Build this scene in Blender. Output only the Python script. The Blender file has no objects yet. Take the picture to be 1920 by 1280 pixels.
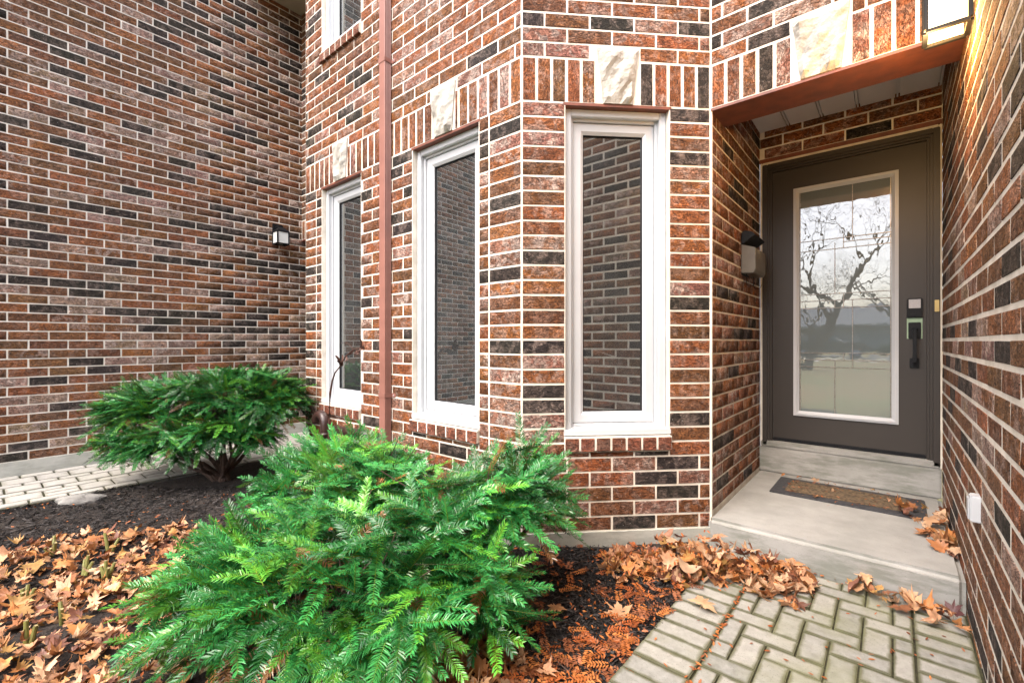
import bpy, bmesh, math, random
import numpy as np
from mathutils import Vector, Matrix
R = math.radians
random.seed(7); rng = np.random.default_rng(11)
S = bpy.context.scene
COL = S.collection

# ------------------------------------------------------------------ camera, sky, sun, exposure
cam_d = bpy.data.cameras.new('camera'); cam = bpy.data.objects.new('camera', cam_d); COL.objects.link(cam)
cam_d.lens = 15.94; cam_d.sensor_width = 36; cam_d.clip_start = .05; cam_d.clip_end = 2000
cam.location = (0, 0, 0); cam.rotation_euler = (R(90), 0, R(40))
S.camera = cam
W = bpy.data.worlds.new('World'); S.world = W; W.use_nodes = True
wn = W.node_tree
sky = wn.nodes.new('ShaderNodeTexSky'); sky.sky_type = 'NISHITA'; sky.sun_disc = False
SUN_EL, SUN_AZ = 54, 177        # azimuth clockwise from +Y
sky.sun_elevation = R(SUN_EL); sky.sun_rotation = R(SUN_AZ)
sky.air_density = .7; sky.dust_density = 5.0; sky.ozone_density = .5
wn.nodes['Background'].inputs['Strength'].default_value = .15
wn.links.new(sky.outputs[0], wn.nodes['Background'].inputs['Color'])
sun_d = bpy.data.lights.new('sun', 'SUN'); sun_d.energy = 1.0; sun_d.angle = R(80); sun_d.color = (1, .975, .945)
sun = bpy.data.objects.new('sun', sun_d); COL.objects.link(sun)
sdir = Vector((math.sin(R(SUN_AZ)) * math.cos(R(SUN_EL)), math.cos(R(SUN_AZ)) * math.cos(R(SUN_EL)), math.sin(R(SUN_EL))))
sun.rotation_euler = sdir.to_track_quat('Z', 'Y').to_euler(); sun.location = (0, -5, 12)
S.view_settings.view_transform = 'Standard'; S.view_settings.look = 'None'
S.view_settings.exposure = 1.88; S.view_settings.gamma = 1
S.cycles.max_bounces = 8; S.cycles.diffuse_bounces = 6; S.cycles.transparent_max_bounces = 8
S.cycles.use_denoising = True

C40, S40 = math.cos(R(40)), math.sin(R(40))
def cw(r, z, h=0):                       # right / forward / height  ->  world
    return Vector((-S40 * z + C40 * r, C40 * z + S40 * r, h))
def proj(p):                             # world -> photo pixel (1920 x 1280), depth
    z = -p[0] * S40 + p[1] * C40; r = p[0] * C40 + p[1] * S40
    if z < .05: return None
    return 960 + 850 * r / z, 640 - 850 * p[2] / z, z
GP, GL, GM = -1.12, -1.15, -1.155        # paving, left path, mulch levels

# ------------------------------------------------------------------ materials
def nodes(name):
    m = bpy.data.materials.new(name); m.use_nodes = True
    nt = m.node_tree; return m, nt, nt.nodes['Principled BSDF']
def mathn(nt, op, a, b=None, clamp=False):
    n = nt.nodes.new('ShaderNodeMath'); n.operation = op; n.use_clamp = clamp
    for i, v in enumerate((a, b)):
        if v is None: continue
        if isinstance(v, (int, float)): n.inputs[i].default_value = v
        else: nt.links.new(v, n.inputs[i])
    return n.outputs[0]
def mixc(nt, f, a, b, blend='MIX'):
    n = nt.nodes.new('ShaderNodeMix'); n.data_type = 'RGBA'; n.blend_type = blend
    for i, v in ((0, f), (6, a), (7, b)):
        if isinstance(v, (int, float)): n.inputs[i].default_value = v
        elif isinstance(v, tuple): n.inputs[i].default_value = (*v[:3], 1)
        else: nt.links.new(v, n.inputs[i])
    return n.outputs[2]
def noise(nt, vec, scale, detail=3, rough=.55, dist=0):
    n = nt.nodes.new('ShaderNodeTexNoise'); n.inputs['Scale'].default_value = scale
    n.inputs['Detail'].default_value = detail; n.inputs['Roughness'].default_value = rough; n.inputs['Distortion'].default_value = dist
    if vec is not None: nt.links.new(vec, n.inputs['Vector'])
    return n.outputs[0]
def ramp(nt, fac, stops):
    n = nt.nodes.new('ShaderNodeValToRGB'); e = n.color_ramp.elements
    while len(e) < len(stops): e.new(.5)
    for el, (p, c) in zip(e, stops):
        el.position = p; el.color = (*c, 1) if isinstance(c, tuple) else (c, c, c, 1)
    nt.links.new(fac, n.inputs[0]); return n.outputs[0]
def bump(nt, h, strength, dist, bs, prev=None):
    n = nt.nodes.new('ShaderNodeBump'); n.inputs['Strength'].default_value = strength; n.inputs['Distance'].default_value = dist
    nt.links.new(h, n.inputs['Height'])
    if prev is not None: nt.links.new(prev, n.inputs['Normal'])
    if bs is not None: nt.links.new(n.outputs[0], bs.inputs['Normal'])
    return n.outputs[0]
def texco(nt, kind='Object'):
    return nt.nodes.new('ShaderNodeTexCoord').outputs[kind]
def mapped(nt, vec, sc):
    n = nt.nodes.new('ShaderNodeMapping'); n.inputs['Scale'].default_value = sc
    nt.links.new(vec, n.inputs['Vector']); return n.outputs[0]
def pm(name, c1, c2=None, scale=8, rough=.6, bs=None, bstr=.3, bdist=.003, metal=0, spec=.5, stretch=(1, 1, 1), detail=4, lo=.35, hi=.65):
    m, nt, b = nodes(name)
    v = mapped(nt, texco(nt), stretch)
    if c2 is None: b.inputs['Base Color'].default_value = (*c1, 1)
    else:
        f = ramp(nt, noise(nt, v, scale, detail), [(lo, 0.), (hi, 1.)])
        nt.links.new(mixc(nt, f, c1, c2), b.inputs['Base Color'])
    b.inputs['Roughness'].default_value = rough; b.inputs['Metallic'].default_value = metal
    b.inputs['Specular IOR Level'].default_value = spec
    if bs: bump(nt, noise(nt, v, bs, 4), bstr, bdist, b)
    return m
def brick_mat(name, field):
    m, nt, b = nodes(name)
    if field:
        a = nt.nodes.new('ShaderNodeAttribute'); a.attribute_name = 'bcol'; col, k = a.outputs['Color'], a.outputs['Alpha']
        c = nt.nodes.new('ShaderNodeAttribute'); c.attribute_name = 'bco'; vec = c.outputs['Vector']
    else:
        o = nt.nodes.new('ShaderNodeObjectInfo'); col, k = o.outputs['Color'], o.outputs['Alpha']
        ad = nt.nodes.new('ShaderNodeVectorMath'); ad.operation = 'ADD'
        nt.links.new(texco(nt), ad.inputs[0])
        sc = nt.nodes.new('ShaderNodeVectorMath'); sc.operation = 'SCALE'; sc.inputs[0].default_value = (37, 11, 53)
        nt.links.new(o.outputs['Random'], sc.inputs['Scale']); nt.links.new(sc.outputs[0], ad.inputs[1]); vec = ad.outputs[0]
    vs = mapped(nt, vec, (1, 1, 2.2))
    n1 = noise(nt, vec, 17, 5, .6, .6)
    pink = ramp(nt, n1, [(.46, 0.), (.58, 1.)])
    base = mixc(nt, mathn(nt, 'MULTIPLY', pink, k), col, (.60, .45, .38))
    n2 = noise(nt, vs, 55, 4, .65, 1.2)
    fl = ramp(nt, n2, [(.33, .22), (.45, .80), (.58, 1.08), (.70, 1.65)])
    base = mixc(nt, 1., base, fl, 'MULTIPLY')
    n4 = noise(nt, vec, 7, 2)
    base = mixc(nt, 1., base, ramp(nt, n4, [(.3, .72), (.7, 1.2)]), 'MULTIPLY')
    spots = ramp(nt, noise(nt, vec, 90, 2), [(.70, 0.), (.76, .55)])
    base = mixc(nt, spots, base, (.7, .66, .6))
    nt.links.new(base, b.inputs['Base Color'])
    b.inputs['Roughness'].default_value = .82; b.inputs['Specular IOR Level'].default_value = .3
    g = noise(nt, vs, 30, 4, .6, 2.2)
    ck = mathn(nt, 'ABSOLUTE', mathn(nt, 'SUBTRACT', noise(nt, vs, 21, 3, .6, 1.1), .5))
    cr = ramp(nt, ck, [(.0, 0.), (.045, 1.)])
    gr = mathn(nt, 'ADD', mathn(nt, 'MULTIPLY', ramp(nt, g, [(.38, 0.), (.50, .75), (.72, 1.)]), .7), mathn(nt, 'MULTIPLY', cr, .6))
    base = mixc(nt, 1., base, ramp(nt, ck, [(.0, .36), (.035, 1.)]), 'MULTIPLY')  # pores darkened, with groove shade put into colour where the bump is mild
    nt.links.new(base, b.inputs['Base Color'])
    p = bump(nt, gr, 1., .013, None)
    bump(nt, noise(nt, vec, 210, 2), .35, .0015, b, p)
    return m
M = {}
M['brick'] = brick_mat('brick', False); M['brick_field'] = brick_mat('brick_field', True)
M['mortar'] = pm('mortar', (.80, .755, .665), (.62, .57, .485), 9, .9, 160, .4, .0015, spec=.2)
M['concrete'] = None
M['white'] = pm('white_vinyl', (.54, .56, .58), (.50, .52, .54), 3, .35, spec=.5)
M['white_trim'] = pm('white_soffit', (.80, .80, .79), (.76, .76, .75), 4, .5)
M['brown_steel'] = pm('brown_painted_steel', (.20, .062, .035), (.13, .045, .03), 12, .5, 40, .2, .002)
M['downspout'] = pm('downspout_paint', (.29, .135, .105), (.25, .115, .09), 9, .42)
M['pipe'] = pm('brown_pipe', (.045, .022, .018), (.03, .016, .014), 9, .35)
M['door'] = pm('door_paint', (.042, .036, .031), (.036, .031, .027), 2, .45, 300, .06, .0006)
M['black'] = pm('black_metal', (.006, .007, .009), (.010, .011, .013), 30, .5, spec=.25)
M['lead'] = pm('lead_came', (.45, .43, .40), (.25, .23, .21), 120, .35, metal=.7)
M['brass'] = pm('brass', (.62, .47, .20), None, rough=.35, metal=.6)
M['green_paint'] = pm('unpainted_green_patch', (.34, .48, .33), (.30, .43, .29), 30, .6)
M['greybtn'] = pm('grey_keypad', (.50, .50, .51), (.44, .44, .46), 90, .5)
M['rust'] = pm('rusty_metal', (.085, .035, .022), (.05, .024, .018), 60, .6, 150, .5, .002, metal=.3)
M['stone'] = pm('keystone_stone', (.47, .455, .41), (.38, .36, .32), 22, .9, 20, .8, .02, spec=.2)
M['rock'] = pm('grey_rock', (.27, .265, .245), (.15, .145, .135), 9, .9, 30, .8, .01)
M['mailbox'] = pm('mailbox_paint', (.16, .145, .12), (.13, .118, .10), 10, .4, metal=.35)
M['bark'] = pm('bark', (.09, .055, .04), (.05, .032, .024), 40, .9, 60, .8, .004)
M['dark_room'] = pm('room_wall', (.42, .43, .44), (.36, .37, .38), 2, .9)
M['mat_rubber'] = pm('mat_rubber', (.035, .037, .042), (.06, .06, .065), 60, .7, 120, .5, .003)
M['mat_coir'] = pm('mat_coir', (.20, .14, .08), (.07, .05, .03), 60, .95, 300, .9, .004)
M['bed'] = pm('mulch_soil', (.016, .013, .012), (.035, .026, .02), 40, .95, 60, .9, .02)

def concrete(name, c1, c2, stain):
    m, nt, b = nodes(name); v = texco(nt)
    f = ramp(nt, noise(nt, v, 5, 6, .6), [(.35, 0.), (.7, 1.)])
    c = mixc(nt, f, c1, c2)
    st = ramp(nt, noise(nt, mapped(nt, v, (1.2, 1.2, 5)), 3.2, 6, .7), [(.44, 0.), (.60, stain)])
    nz_ = nt.nodes.new('ShaderNodeSeparateXYZ'); nt.links.new(nt.nodes.new('ShaderNodeNewGeometry').outputs['True Normal'], nz_.inputs[0])
    st = mathn(nt, 'MULTIPLY', st, mathn(nt, 'SUBTRACT', 1., mathn(nt, 'MULTIPLY', mathn(nt, 'ABSOLUTE', nz_.outputs[2]), .85)))
    c = mixc(nt, st, c, (.20, .21, .18))
    c = mixc(nt, ramp(nt, noise(nt, v, 160, 2), [(.66, 0.), (.74, .7)]), c, (.2, .19, .17))
    nt.links.new(c, b.inputs['Base Color']); b.inputs['Roughness'].default_value = .9; b.inputs['Specular IOR Level'].default_value = .25
    p = bump(nt, noise(nt, v, 18, 5), .35, .006, None)
    bump(nt, noise(nt, v, 220, 3), .4, .0015, b, p)
    return m
M['concrete'] = concrete('concrete', (.38, .375, .355), (.29, .29, .27), .85)
M['foundation'] = concrete('foundation_concrete', (.46, .46, .42), (.37, .375, .33), .4)

def paver_mat(name, c1, c2, moss):
    m, nt, b = nodes(name)
    g = nt.nodes.new('ShaderNodeSeparateXYZ'); nt.links.new(texco(nt, 'Generated'), g.inputs[0])
    oi = nt.nodes.new('ShaderNodeObjectInfo')
    geo = nt.nodes.new('ShaderNodeNewGeometry').outputs['Position']
    ex = mathn(nt, 'MINIMUM', g.outputs[0], mathn(nt, 'SUBTRACT', 1., g.outputs[0]))
    ey = mathn(nt, 'MULTIPLY', mathn(nt, 'MINIMUM', g.outputs[1], mathn(nt, 'SUBTRACT', 1., g.outputs[1])), .5)
    e = mathn(nt, 'MINIMUM', ex, ey)
    nz = noise(nt, geo, 16, 5, .65)
    edge = mathn(nt, 'ADD', e, mathn(nt, 'MULTIPLY', mathn(nt, 'SUBTRACT', nz, .5), .15))
    mk = mathn(nt, 'MULTIPLY', ramp(nt, edge, [(.0, 1.), (.03, .85), (.085, 0.)]), moss)
    f = ramp(nt, noise(nt, geo, 30, 5), [(.3, 0.), (.7, 1.)])
    c = mixc(nt, f, c1, c2)
    c = mixc(nt, mathn(nt, 'MULTIPLY', oi.outputs['Random'], .35), c, (.50, .48, .42))
    c = mixc(nt, mk, c, (.085, .085, .032))
    big = mathn(nt, 'MULTIPLY', ramp(nt, noise(nt, geo, 2.6, 4), [(.48, 0.), (.70, .6)]), moss)
    c = mixc(nt, big, c, (.21, .22, .11))
    c = mixc(nt, ramp(nt, noise(nt, geo, 190, 2), [(.60, 0.), (.70, .6)]), c, (.14, .135, .12))
    nt.links.new(c, b.inputs['Base Color']); b.inputs['Roughness'].default_value = .88; b.inputs['Specular IOR Level'].default_value = .3
    p = bump(nt, noise(nt, geo, 45, 4), .3, .004, None); bump(nt, noise(nt, geo, 260, 2), .45, .0015, b, p)
    return m
M['paver'] = paver_mat('paver', (.31, .31, .285), (.20, .20, .18), .85)
M['paver_pale'] = paver_mat('paver_pale', (.47, .46, .43), (.37, .36, .335), .3)
M['joint'] = pm('joint_soil', (.028, .026, .014), (.055, .055, .022), 50, .95, 120, .7, .004)

def glass_mat(name, fac, tint=(.9, .93, .93), rough=0.0):
    m, nt, b = nodes(name); nt.nodes.remove(b)
    out = nt.nodes['Material Output']
    t = nt.nodes.new('ShaderNodeBsdfTransparent'); t.inputs[0].default_value = (.72, .76, .75, 1)
    g = nt.nodes.new('ShaderNodeBsdfGlossy'); g.inputs['Color'].default_value = (*tint, 1); g.inputs['Roughness'].default_value = rough
    lw = nt.nodes.new('ShaderNodeLayerWeight'); lw.inputs[0].default_value = .35
    f = mathn(nt, 'ADD', mathn(nt, 'MULTIPLY', lw.outputs['Fresnel'], .7), fac, True)
    mx = nt.nodes.new('ShaderNodeMixShader')
    nt.links.new(f, mx.inputs[0]); nt.links.new(t.outputs[0], mx.inputs[1]); nt.links.new(g.outputs[0], mx.inputs[2])
    df = nt.nodes.new('ShaderNodeBsdfDiffuse'); df.inputs[0].default_value = (.55, .57, .58, 1)
    m2 = nt.nodes.new('ShaderNodeMixShader'); dn = noise(nt, texco(nt), 3, 3)
    nt.links.new(mathn(nt, 'MULTIPLY', dn, .07), m2.inputs[0]); nt.links.new(mx.outputs[0], m2.inputs[1]); nt.links.new(df.outputs[0], m2.inputs[2])
    nt.links.new(m2.outputs[0], out.inputs[0]); return m
M['glass'] = glass_mat('window_glass', .30)
def door_glass():
    m, nt, b = nodes('decorative_glass'); v = texco(nt)
    b.inputs['Base Color'].default_value = (.13, .165, .165, 1); b.inputs['Roughness'].default_value = .5
    out = nt.nodes['Material Output']
    g = nt.nodes.new('ShaderNodeBsdfGlossy'); g.inputs['Color'].default_value = (.93, .96, .96, 1); g.inputs['Roughness'].default_value = .0
    n = bump(nt, noise(nt, mapped(nt, v, (1, 1, .6)), 9, 2), .05, .01, None); nt.links.new(n, g.inputs['Normal'])
    mx = nt.nodes.new('ShaderNodeMixShader'); mx.inputs[0].default_value = .25
    nt.links.new(b.outputs[0], mx.inputs[1]); nt.links.new(g.outputs[0], mx.inputs[2]); nt.links.new(mx.outputs[0], out.inputs[0])
    return m
M['door_glass'] = door_glass()
def emis(name, c, s):
    m, nt, b = nodes(name); b.inputs['Base Color'].default_value = (*c, 1)
    b.inputs['Emission Color'].default_value = (*c, 1); b.inputs['Emission Strength'].default_value = s; return m
M['bulb'] = emis('lit_bulb_glass', (1, .76, .42), 1.5)
M['frost'] = pm('frosted_glass', (.70, .74, .72), (.62, .66, .64), 5, .3)

def leafy(name, trans, rough=.45, spec=.5):          # colour comes from a point attribute
    m, nt, b = nodes(name)
    a = nt.nodes.new('ShaderNodeAttribute'); a.attribute_name = 'lcol'
    nt.links.new(a.outputs['Color'], b.inputs['Base Color']); b.inputs['Roughness'].default_value = rough
    b.inputs['Specular IOR Level'].default_value = spec
    tr = nt.nodes.new('ShaderNodeBsdfTranslucent'); nt.links.new(a.outputs['Color'], tr.inputs[0])
    mx = nt.nodes.new('ShaderNodeMixShader'); mx.inputs[0].default_value = trans
    nt.links.new(b.outputs[0], mx.inputs[1]); nt.links.new(tr.outputs[0], mx.inputs[2])
    nt.links.new(mx.outputs[0], nt.nodes['Material Output'].inputs[0]); return m
M['needle'] = leafy('yew_needles', .18, .27, .7)
M['litter'] = leafy('litter', .12, .6, .35)
def deadleaf():
    m, nt, b = nodes('dead_leaf'); o = nt.nodes.new('ShaderNodeObjectInfo'); v = texco(nt)
    n = ramp(nt, noise(nt, v, 26, 5), [(.25, .6), (.75, 1.3)])
    nt.links.new(mixc(nt, 1., o.outputs['Color'], n, 'MULTIPLY'), b.inputs['Base Color'])
    b.inputs['Roughness'].default_value = .55; bump(nt, noise(nt, v, 60, 3), .5, .003, b); return m
M['leaf'] = deadleaf()

# ------------------------------------------------------------------ object helpers
def link(o, parent=None):
    COL.objects.link(o)
    if parent is not None: o.parent = parent
    return o
def tag(o, label=None, cat=None, group=None, kind=None):
    if label: o['label'] = label
    if cat: o['category'] = cat
    if group: o['group'] = group
    if kind: o['kind'] = kind
    return o
def empty(name, loc, label, cat, group=None):
    o = bpy.data.objects.new(name, None); o.location = loc; o.empty_display_size = .1
    link(o); return tag(o, label, cat, group)
class MB:
    def __init__(s): s.v = []; s.f = []
    def add(s, vs, fs):
        n = len(s.v); s.v += [tuple(v) for v in vs]; s.f += [tuple(i + n for i in f) for f in fs]; return s
    def hexa(s, p):      # 8 points: bottom 4 ccw, top 4 ccw
        return s.add(p, [(3, 2, 1, 0), (4, 5, 6, 7), (0, 1, 5, 4), (1, 2, 6, 5), (2, 3, 7, 6), (3, 0, 4, 7)])
    def box(s, a, b):
        (x0, y0, z0), (x1, y1, z1) = a, b
        return s.hexa([(x0, y0, z0), (x1, y0, z0), (x1, y1, z0), (x0, y1, z0), (x0, y0, z1), (x1, y0, z1), (x1, y1, z1), (x0, y1, z1)])
    def tube(s, pts, rad, n=8, cap=True):
        pts = [Vector(p) for p in pts]; rings = []
        rad = rad if isinstance(rad, (list, tuple)) else [rad] * len(pts)
        up = Vector((0, 0, 1))
        for i, p in enumerate(pts):
            d = (pts[min(i + 1, len(pts) - 1)] - pts[max(i - 1, 0)]).normalized()
            a = d.cross(up); a = d.cross(Vector((1, 0, 0))) if a.length < .05 else a
            a.normalize(); b = d.cross(a)
            rings.append([p + (a * math.cos(t) + b * math.sin(t)) * rad[i] for t in [2 * math.pi * k / n for k in range(n)]])
        vs = [v for r_ in rings for v in r_]; fs = []
        for i in range(len(pts) - 1):
            for k in range(n):
                fs.append((i * n + k, i * n + (k + 1) % n, (i + 1) * n + (k + 1) % n, (i + 1) * n + k))
        if cap: fs += [tuple(range(n - 1, -1, -1)), tuple(range((len(pts) - 1) * n, len(pts) * n))]
        return s.add(vs, fs)
    def prism(s, poly, axis_fn, d0, d1):   # poly of 2d points; axis_fn(a,b,d)->3d
        n = len(poly)
        vs = [axis_fn(a, b, d0) for a, b in poly] + [axis_fn(a, b, d1) for a, b in poly]
        fs = [tuple(range(n - 1, -1, -1)), tuple(range(n, 2 * n))] + [(i, (i + 1) % n, n + (i + 1) % n, n + i) for i in range(n)]
        return s.add(vs, fs)
    def build(s, name, mat, parent=None, bevel=0, smooth=False, seg=2, origin=None):
        me = bpy.data.meshes.new(name)
        org = Vector(origin) if origin is not None else (Vector((sum(v[0] for v in s.v), sum(v[1] for v in s.v), sum(v[2] for v in s.v))) / len(s.v))
        me.from_pydata([tuple(Vector(v) - org) for v in s.v], [], s.f)
        bm = bmesh.new(); bm.from_mesh(me); bmesh.ops.recalc_face_normals(bm, faces=bm.faces)
        if bevel: bmesh.ops.bevel(bm, geom=bm.edges[:], offset=bevel, segments=seg, affect='EDGES', clamp_overlap=True)
        bm.to_mesh(me); bm.free()
        if smooth:
            for p in me.polygons: p.use_smooth = True
        me.materials.append(M[mat] if isinstance(mat, str) else mat)
        o = bpy.data.objects.new(name, me)
        o.location = org - (pworld(parent) if parent is not None else Vector())
        return link(o, parent)
def pworld(o):
    p = Vector()
    while o is not None: p += o.location; o = o.parent
    return p
def big_mesh(name, V, F, mat, attrs=None, parent=None, smooth=False):   # numpy verts, faces (n,3) or (n,4)
    V = np.asarray(V, dtype=np.float32); F = np.asarray(F, dtype=np.int32); k = F.shape[1]
    me = bpy.data.meshes.new(name)
    me.vertices.add(len(V)); me.vertices.foreach_set('co', V.ravel())
    me.loops.add(F.size); me.loops.foreach_set('vertex_index', F.ravel())
    me.polygons.add(len(F)); me.polygons.foreach_set('loop_start', np.arange(0, F.size, k, dtype=np.int32))
    try: me.polygons.foreach_set('loop_total', np.full(len(F), k, dtype=np.int32))
    except Exception: pass
    for an, (ty, data) in (attrs or {}).items():
        at = me.attributes.new(an, ty, 'POINT')
        at.data.foreach_set('color' if ty == 'FLOAT_COLOR' else 'vector', np.asarray(data, dtype=np.float32).ravel())
    if smooth: me.polygons.foreach_set('use_smooth', np.ones(len(F), dtype=bool))
    me.update(calc_edges=True); me.validate()
    me.materials.append(M[mat])
    o = bpy.data.objects.new(name, me)
    if parent is not None: o.location = -pworld(parent)
    return link(o, parent)

# ------------------------------------------------------------------ wall frames
class Wall:
    def __init__(s, o, t, n): s.o = Vector((*o, 0)); s.t = Vector((*t, 0)).normalized(); s.n = Vector((*n, 0)).normalized()
    def P(s, a, d, z): return s.o + s.t * a + s.n * d + Vector((0, 0, z))
    def box(s, mb, a0, a1, d0, d1, z0, z1):
        return mb.hexa([s.P(a0, d1, z0), s.P(a1, d1, z0), s.P(a1, d0, z0), s.P(a0, d0, z0), s.P(a0, d1, z1), s.P(a1, d1, z1), s.P(a1, d0, z1), s.P(a0, d0, z1)])
q = math.sqrt(.5)
XF, XH, YE, YG, XA = -.774, .2386, 2.641, 3.846, -5.77
wA = Wall((XA, 0), (0, 1), (1, 0)); wB = Wall((-3.964, 1.896), (1, 0), (0, -1)); wD = Wall((-1.524, 1.896), (q, q), (q, -q))
wE = Wall((XF, YE), (1, 0), (0, -1)); wF = Wall((XF, YE), (0, 1), (1, 0)); wG = Wall((XF, YG), (1, 0), (0, -1))
wH = Wall((XH, YG), (0, -1), (-1, 0)); wC = Wall((XA, 2.706), (1, 0), (0, -1)); wR = Wall((-3.964, 3.9), (0, -1), (-1, 0))
LB, LD, LE, LF = 2.44, 1.057, XH - XF, YG - YE
PIT, BH, ZL = .08, .0695, 1.29
PL = .248

# ------------------------------------------------------------------ bricks
PAL = [((.38, .130, .045), .40, .42), ((.25, .100, .040), .25, .30), ((.052, .041, .034), .14, .28), ((.38, .18, .12), .21, 1.0)]
PAL2 = [((.37, .138, .052), .31, .25), ((.25, .110, .048), .34, .18), ((.052, .041, .034), .17, .2), ((.40, .25, .18), .18, 1.0)]
def brick_color(pal=PAL):
    u = random.random(); acc = 0
    for c, w, k in pal:
        acc += w
        if u <= acc: break
    j = random.uniform(.82, 1.18)
    if k < .2 and random.random() < .2: k = .6
    return (c[0] * j * random.uniform(.95, 1.05), c[1] * j * random.uniform(.92, 1.1), c[2] * j * random.uniform(.9, 1.12), min(1, k * random.uniform(.5, 1.3)))
GX = [-.5, -.482, .482, .5]; GZ = [-.5, -.44, .44, .5]
def brick_verts(L, H, depth=.05):
    vs = []
    for j, gz in enumerate(GZ):
        for i, gx in enumerate(GX):
            edge = i in (0, 3) or j in (0, 3)
            x = gx * L if i in (0, 3) else math.copysign(L / 2 - .004, gx)
            z = gz * H if j in (0, 3) else math.copysign(H / 2 - .004, gz)
            y = random.uniform(.0015, .004) if edge else random.uniform(-.0045, -.0022)
            if i in (0, 3): x += random.uniform(-.0014, .0014)
            if j in (0, 3): z += random.uniform(-.0014, .0014)
            vs.append((x, y, z))
    for gx, gz in ((-.5, -.5), (.5, -.5), (.5, .5), (-.5, .5)): vs.append((gx * L, depth, gz * H))
    return vs
BF = []
for j in range(3):
    for i in range(3): BF.append((j * 4 + i, j * 4 + i + 1, (j + 1) * 4 + i + 1, (j + 1) * 4 + i))
BT = [(a, b, c) for a, b, c, d in BF] + [(a, c, d) for a, b, c, d in BF]
for ring, (b0, b1) in (((0, 1, 2, 3), (16, 17)), ((3, 7, 11, 15), (17, 18)), ((15, 14, 13, 12), (18, 19)), ((12, 8, 4, 0), (19, 16))):
    BT += [(ring[1], ring[0], b0), (ring[2], ring[1], b0), (ring[2], b0, b1), (ring[3], ring[2], b1)]
BT = np.array(BT, dtype=np.int32)
L0 = .238
brick_meshes = []
for i in range(14):
    me = bpy.data.meshes.new('brick'); me.from_pydata(brick_verts(L0, BH), [], BT.tolist()); me.materials.append(M['brick']); brick_meshes.append(me)

def wallrows(w, rows, soldier, holes, s_end, out, ztop, zbot, seg_rule=None, phase=0., s_beg=0.):
    """running bond. holes: list of (a0,a1,z0,z1). soldier: z0,z1 or None. out gets (wall,a0,a1,z0,z1,vertical)"""
    xm = .003 if w is wH else 0.
    def lay(zb, zt, k):
        cuts = sorted([(h[0], h[1], h[2], h[3]) for h in holes if h[2] < zt - .012 and h[3] > zb + .012])
        segs = []; a = s_beg
        for h0, h1, hz0, hz1 in cuts:
            if h0 - a > .02: segs.append((a, h0, zb, zt))
            if hz0 > zb + .02: segs.append((h0, h1, zb, hz0 - .009))
            if hz1 < zt - .02: segs.append((h0, h1, hz1, zt))
            a = h1
        if s_end - a > .02: segs.append((a, s_end, zb, zt))
        for (a0, a1, b0, b1) in segs:
            rule = seg_rule(a0, a1, b0, k) if seg_rule else None
            if rule:
                for r0, r1 in rule: out.append((w, r0 + .0034, r1 - .0034, b0 + .0029, b1 - .0029, False))
                continue
            off = (PL / 2 if k % 2 else 0) + phase
            i0 = math.floor((a0 - off) / PL) - 1
            for i in range(i0, i0 + int((a1 - a0) / PL) + 4):
                p0, p1 = max(a0, off + i * PL), min(a1, off + (i + 1) * PL)
                if p1 - p0 < .035: continue
                out.append((w, p0 + .0034 + xm, p1 - .0034 - xm, b0 + .0029 + xm, b1 - .0029 - xm, False))
    k = 0; z = ZL
    while z - PIT * (k + 1) > zbot - .001: lay(ZL - PIT * (k + 1), ZL - PIT * k, k); k += 1
    if soldier:
        k = 0
        while ZL + .24 + PIT * k < ztop: lay(ZL + .24 + PIT * k, ZL + .24 + PIT * (k + 1), k + 1); k += 1
    else:
        k = 0
        while ZL + PIT * k < ztop: lay(ZL + PIT * k, ZL + PIT * (k + 1), k + 1); k += 1
def soldiers(w, a0, a1, keys, out):
    n = round((a1 - a0) / .0805); p = (a1 - a0) / n
    for i in range(n):
        s0, s1 = a0 + i * p, a0 + (i + 1) * p
        for kc in keys:
            if s0 < kc + .101 and s1 > kc - .101:
                if s0 < kc - .101 and kc - .101 - s0 > .03: s1 = kc - .101
                elif s1 > kc + .101 and s1 - kc - .101 > .03: s0 = kc + .101
                else: s0 = None; break
        if s0 is None: continue
        out.append((w, s0 + .006, s1 - .006, ZL + .004, ZL + .234, True))
def in_bush(x, y):
    return (230 < x < 1040 and y > 850) or (430 < x < 1060 and y > 810) or (190 < x < 560 and 715 < y < 860)
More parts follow.
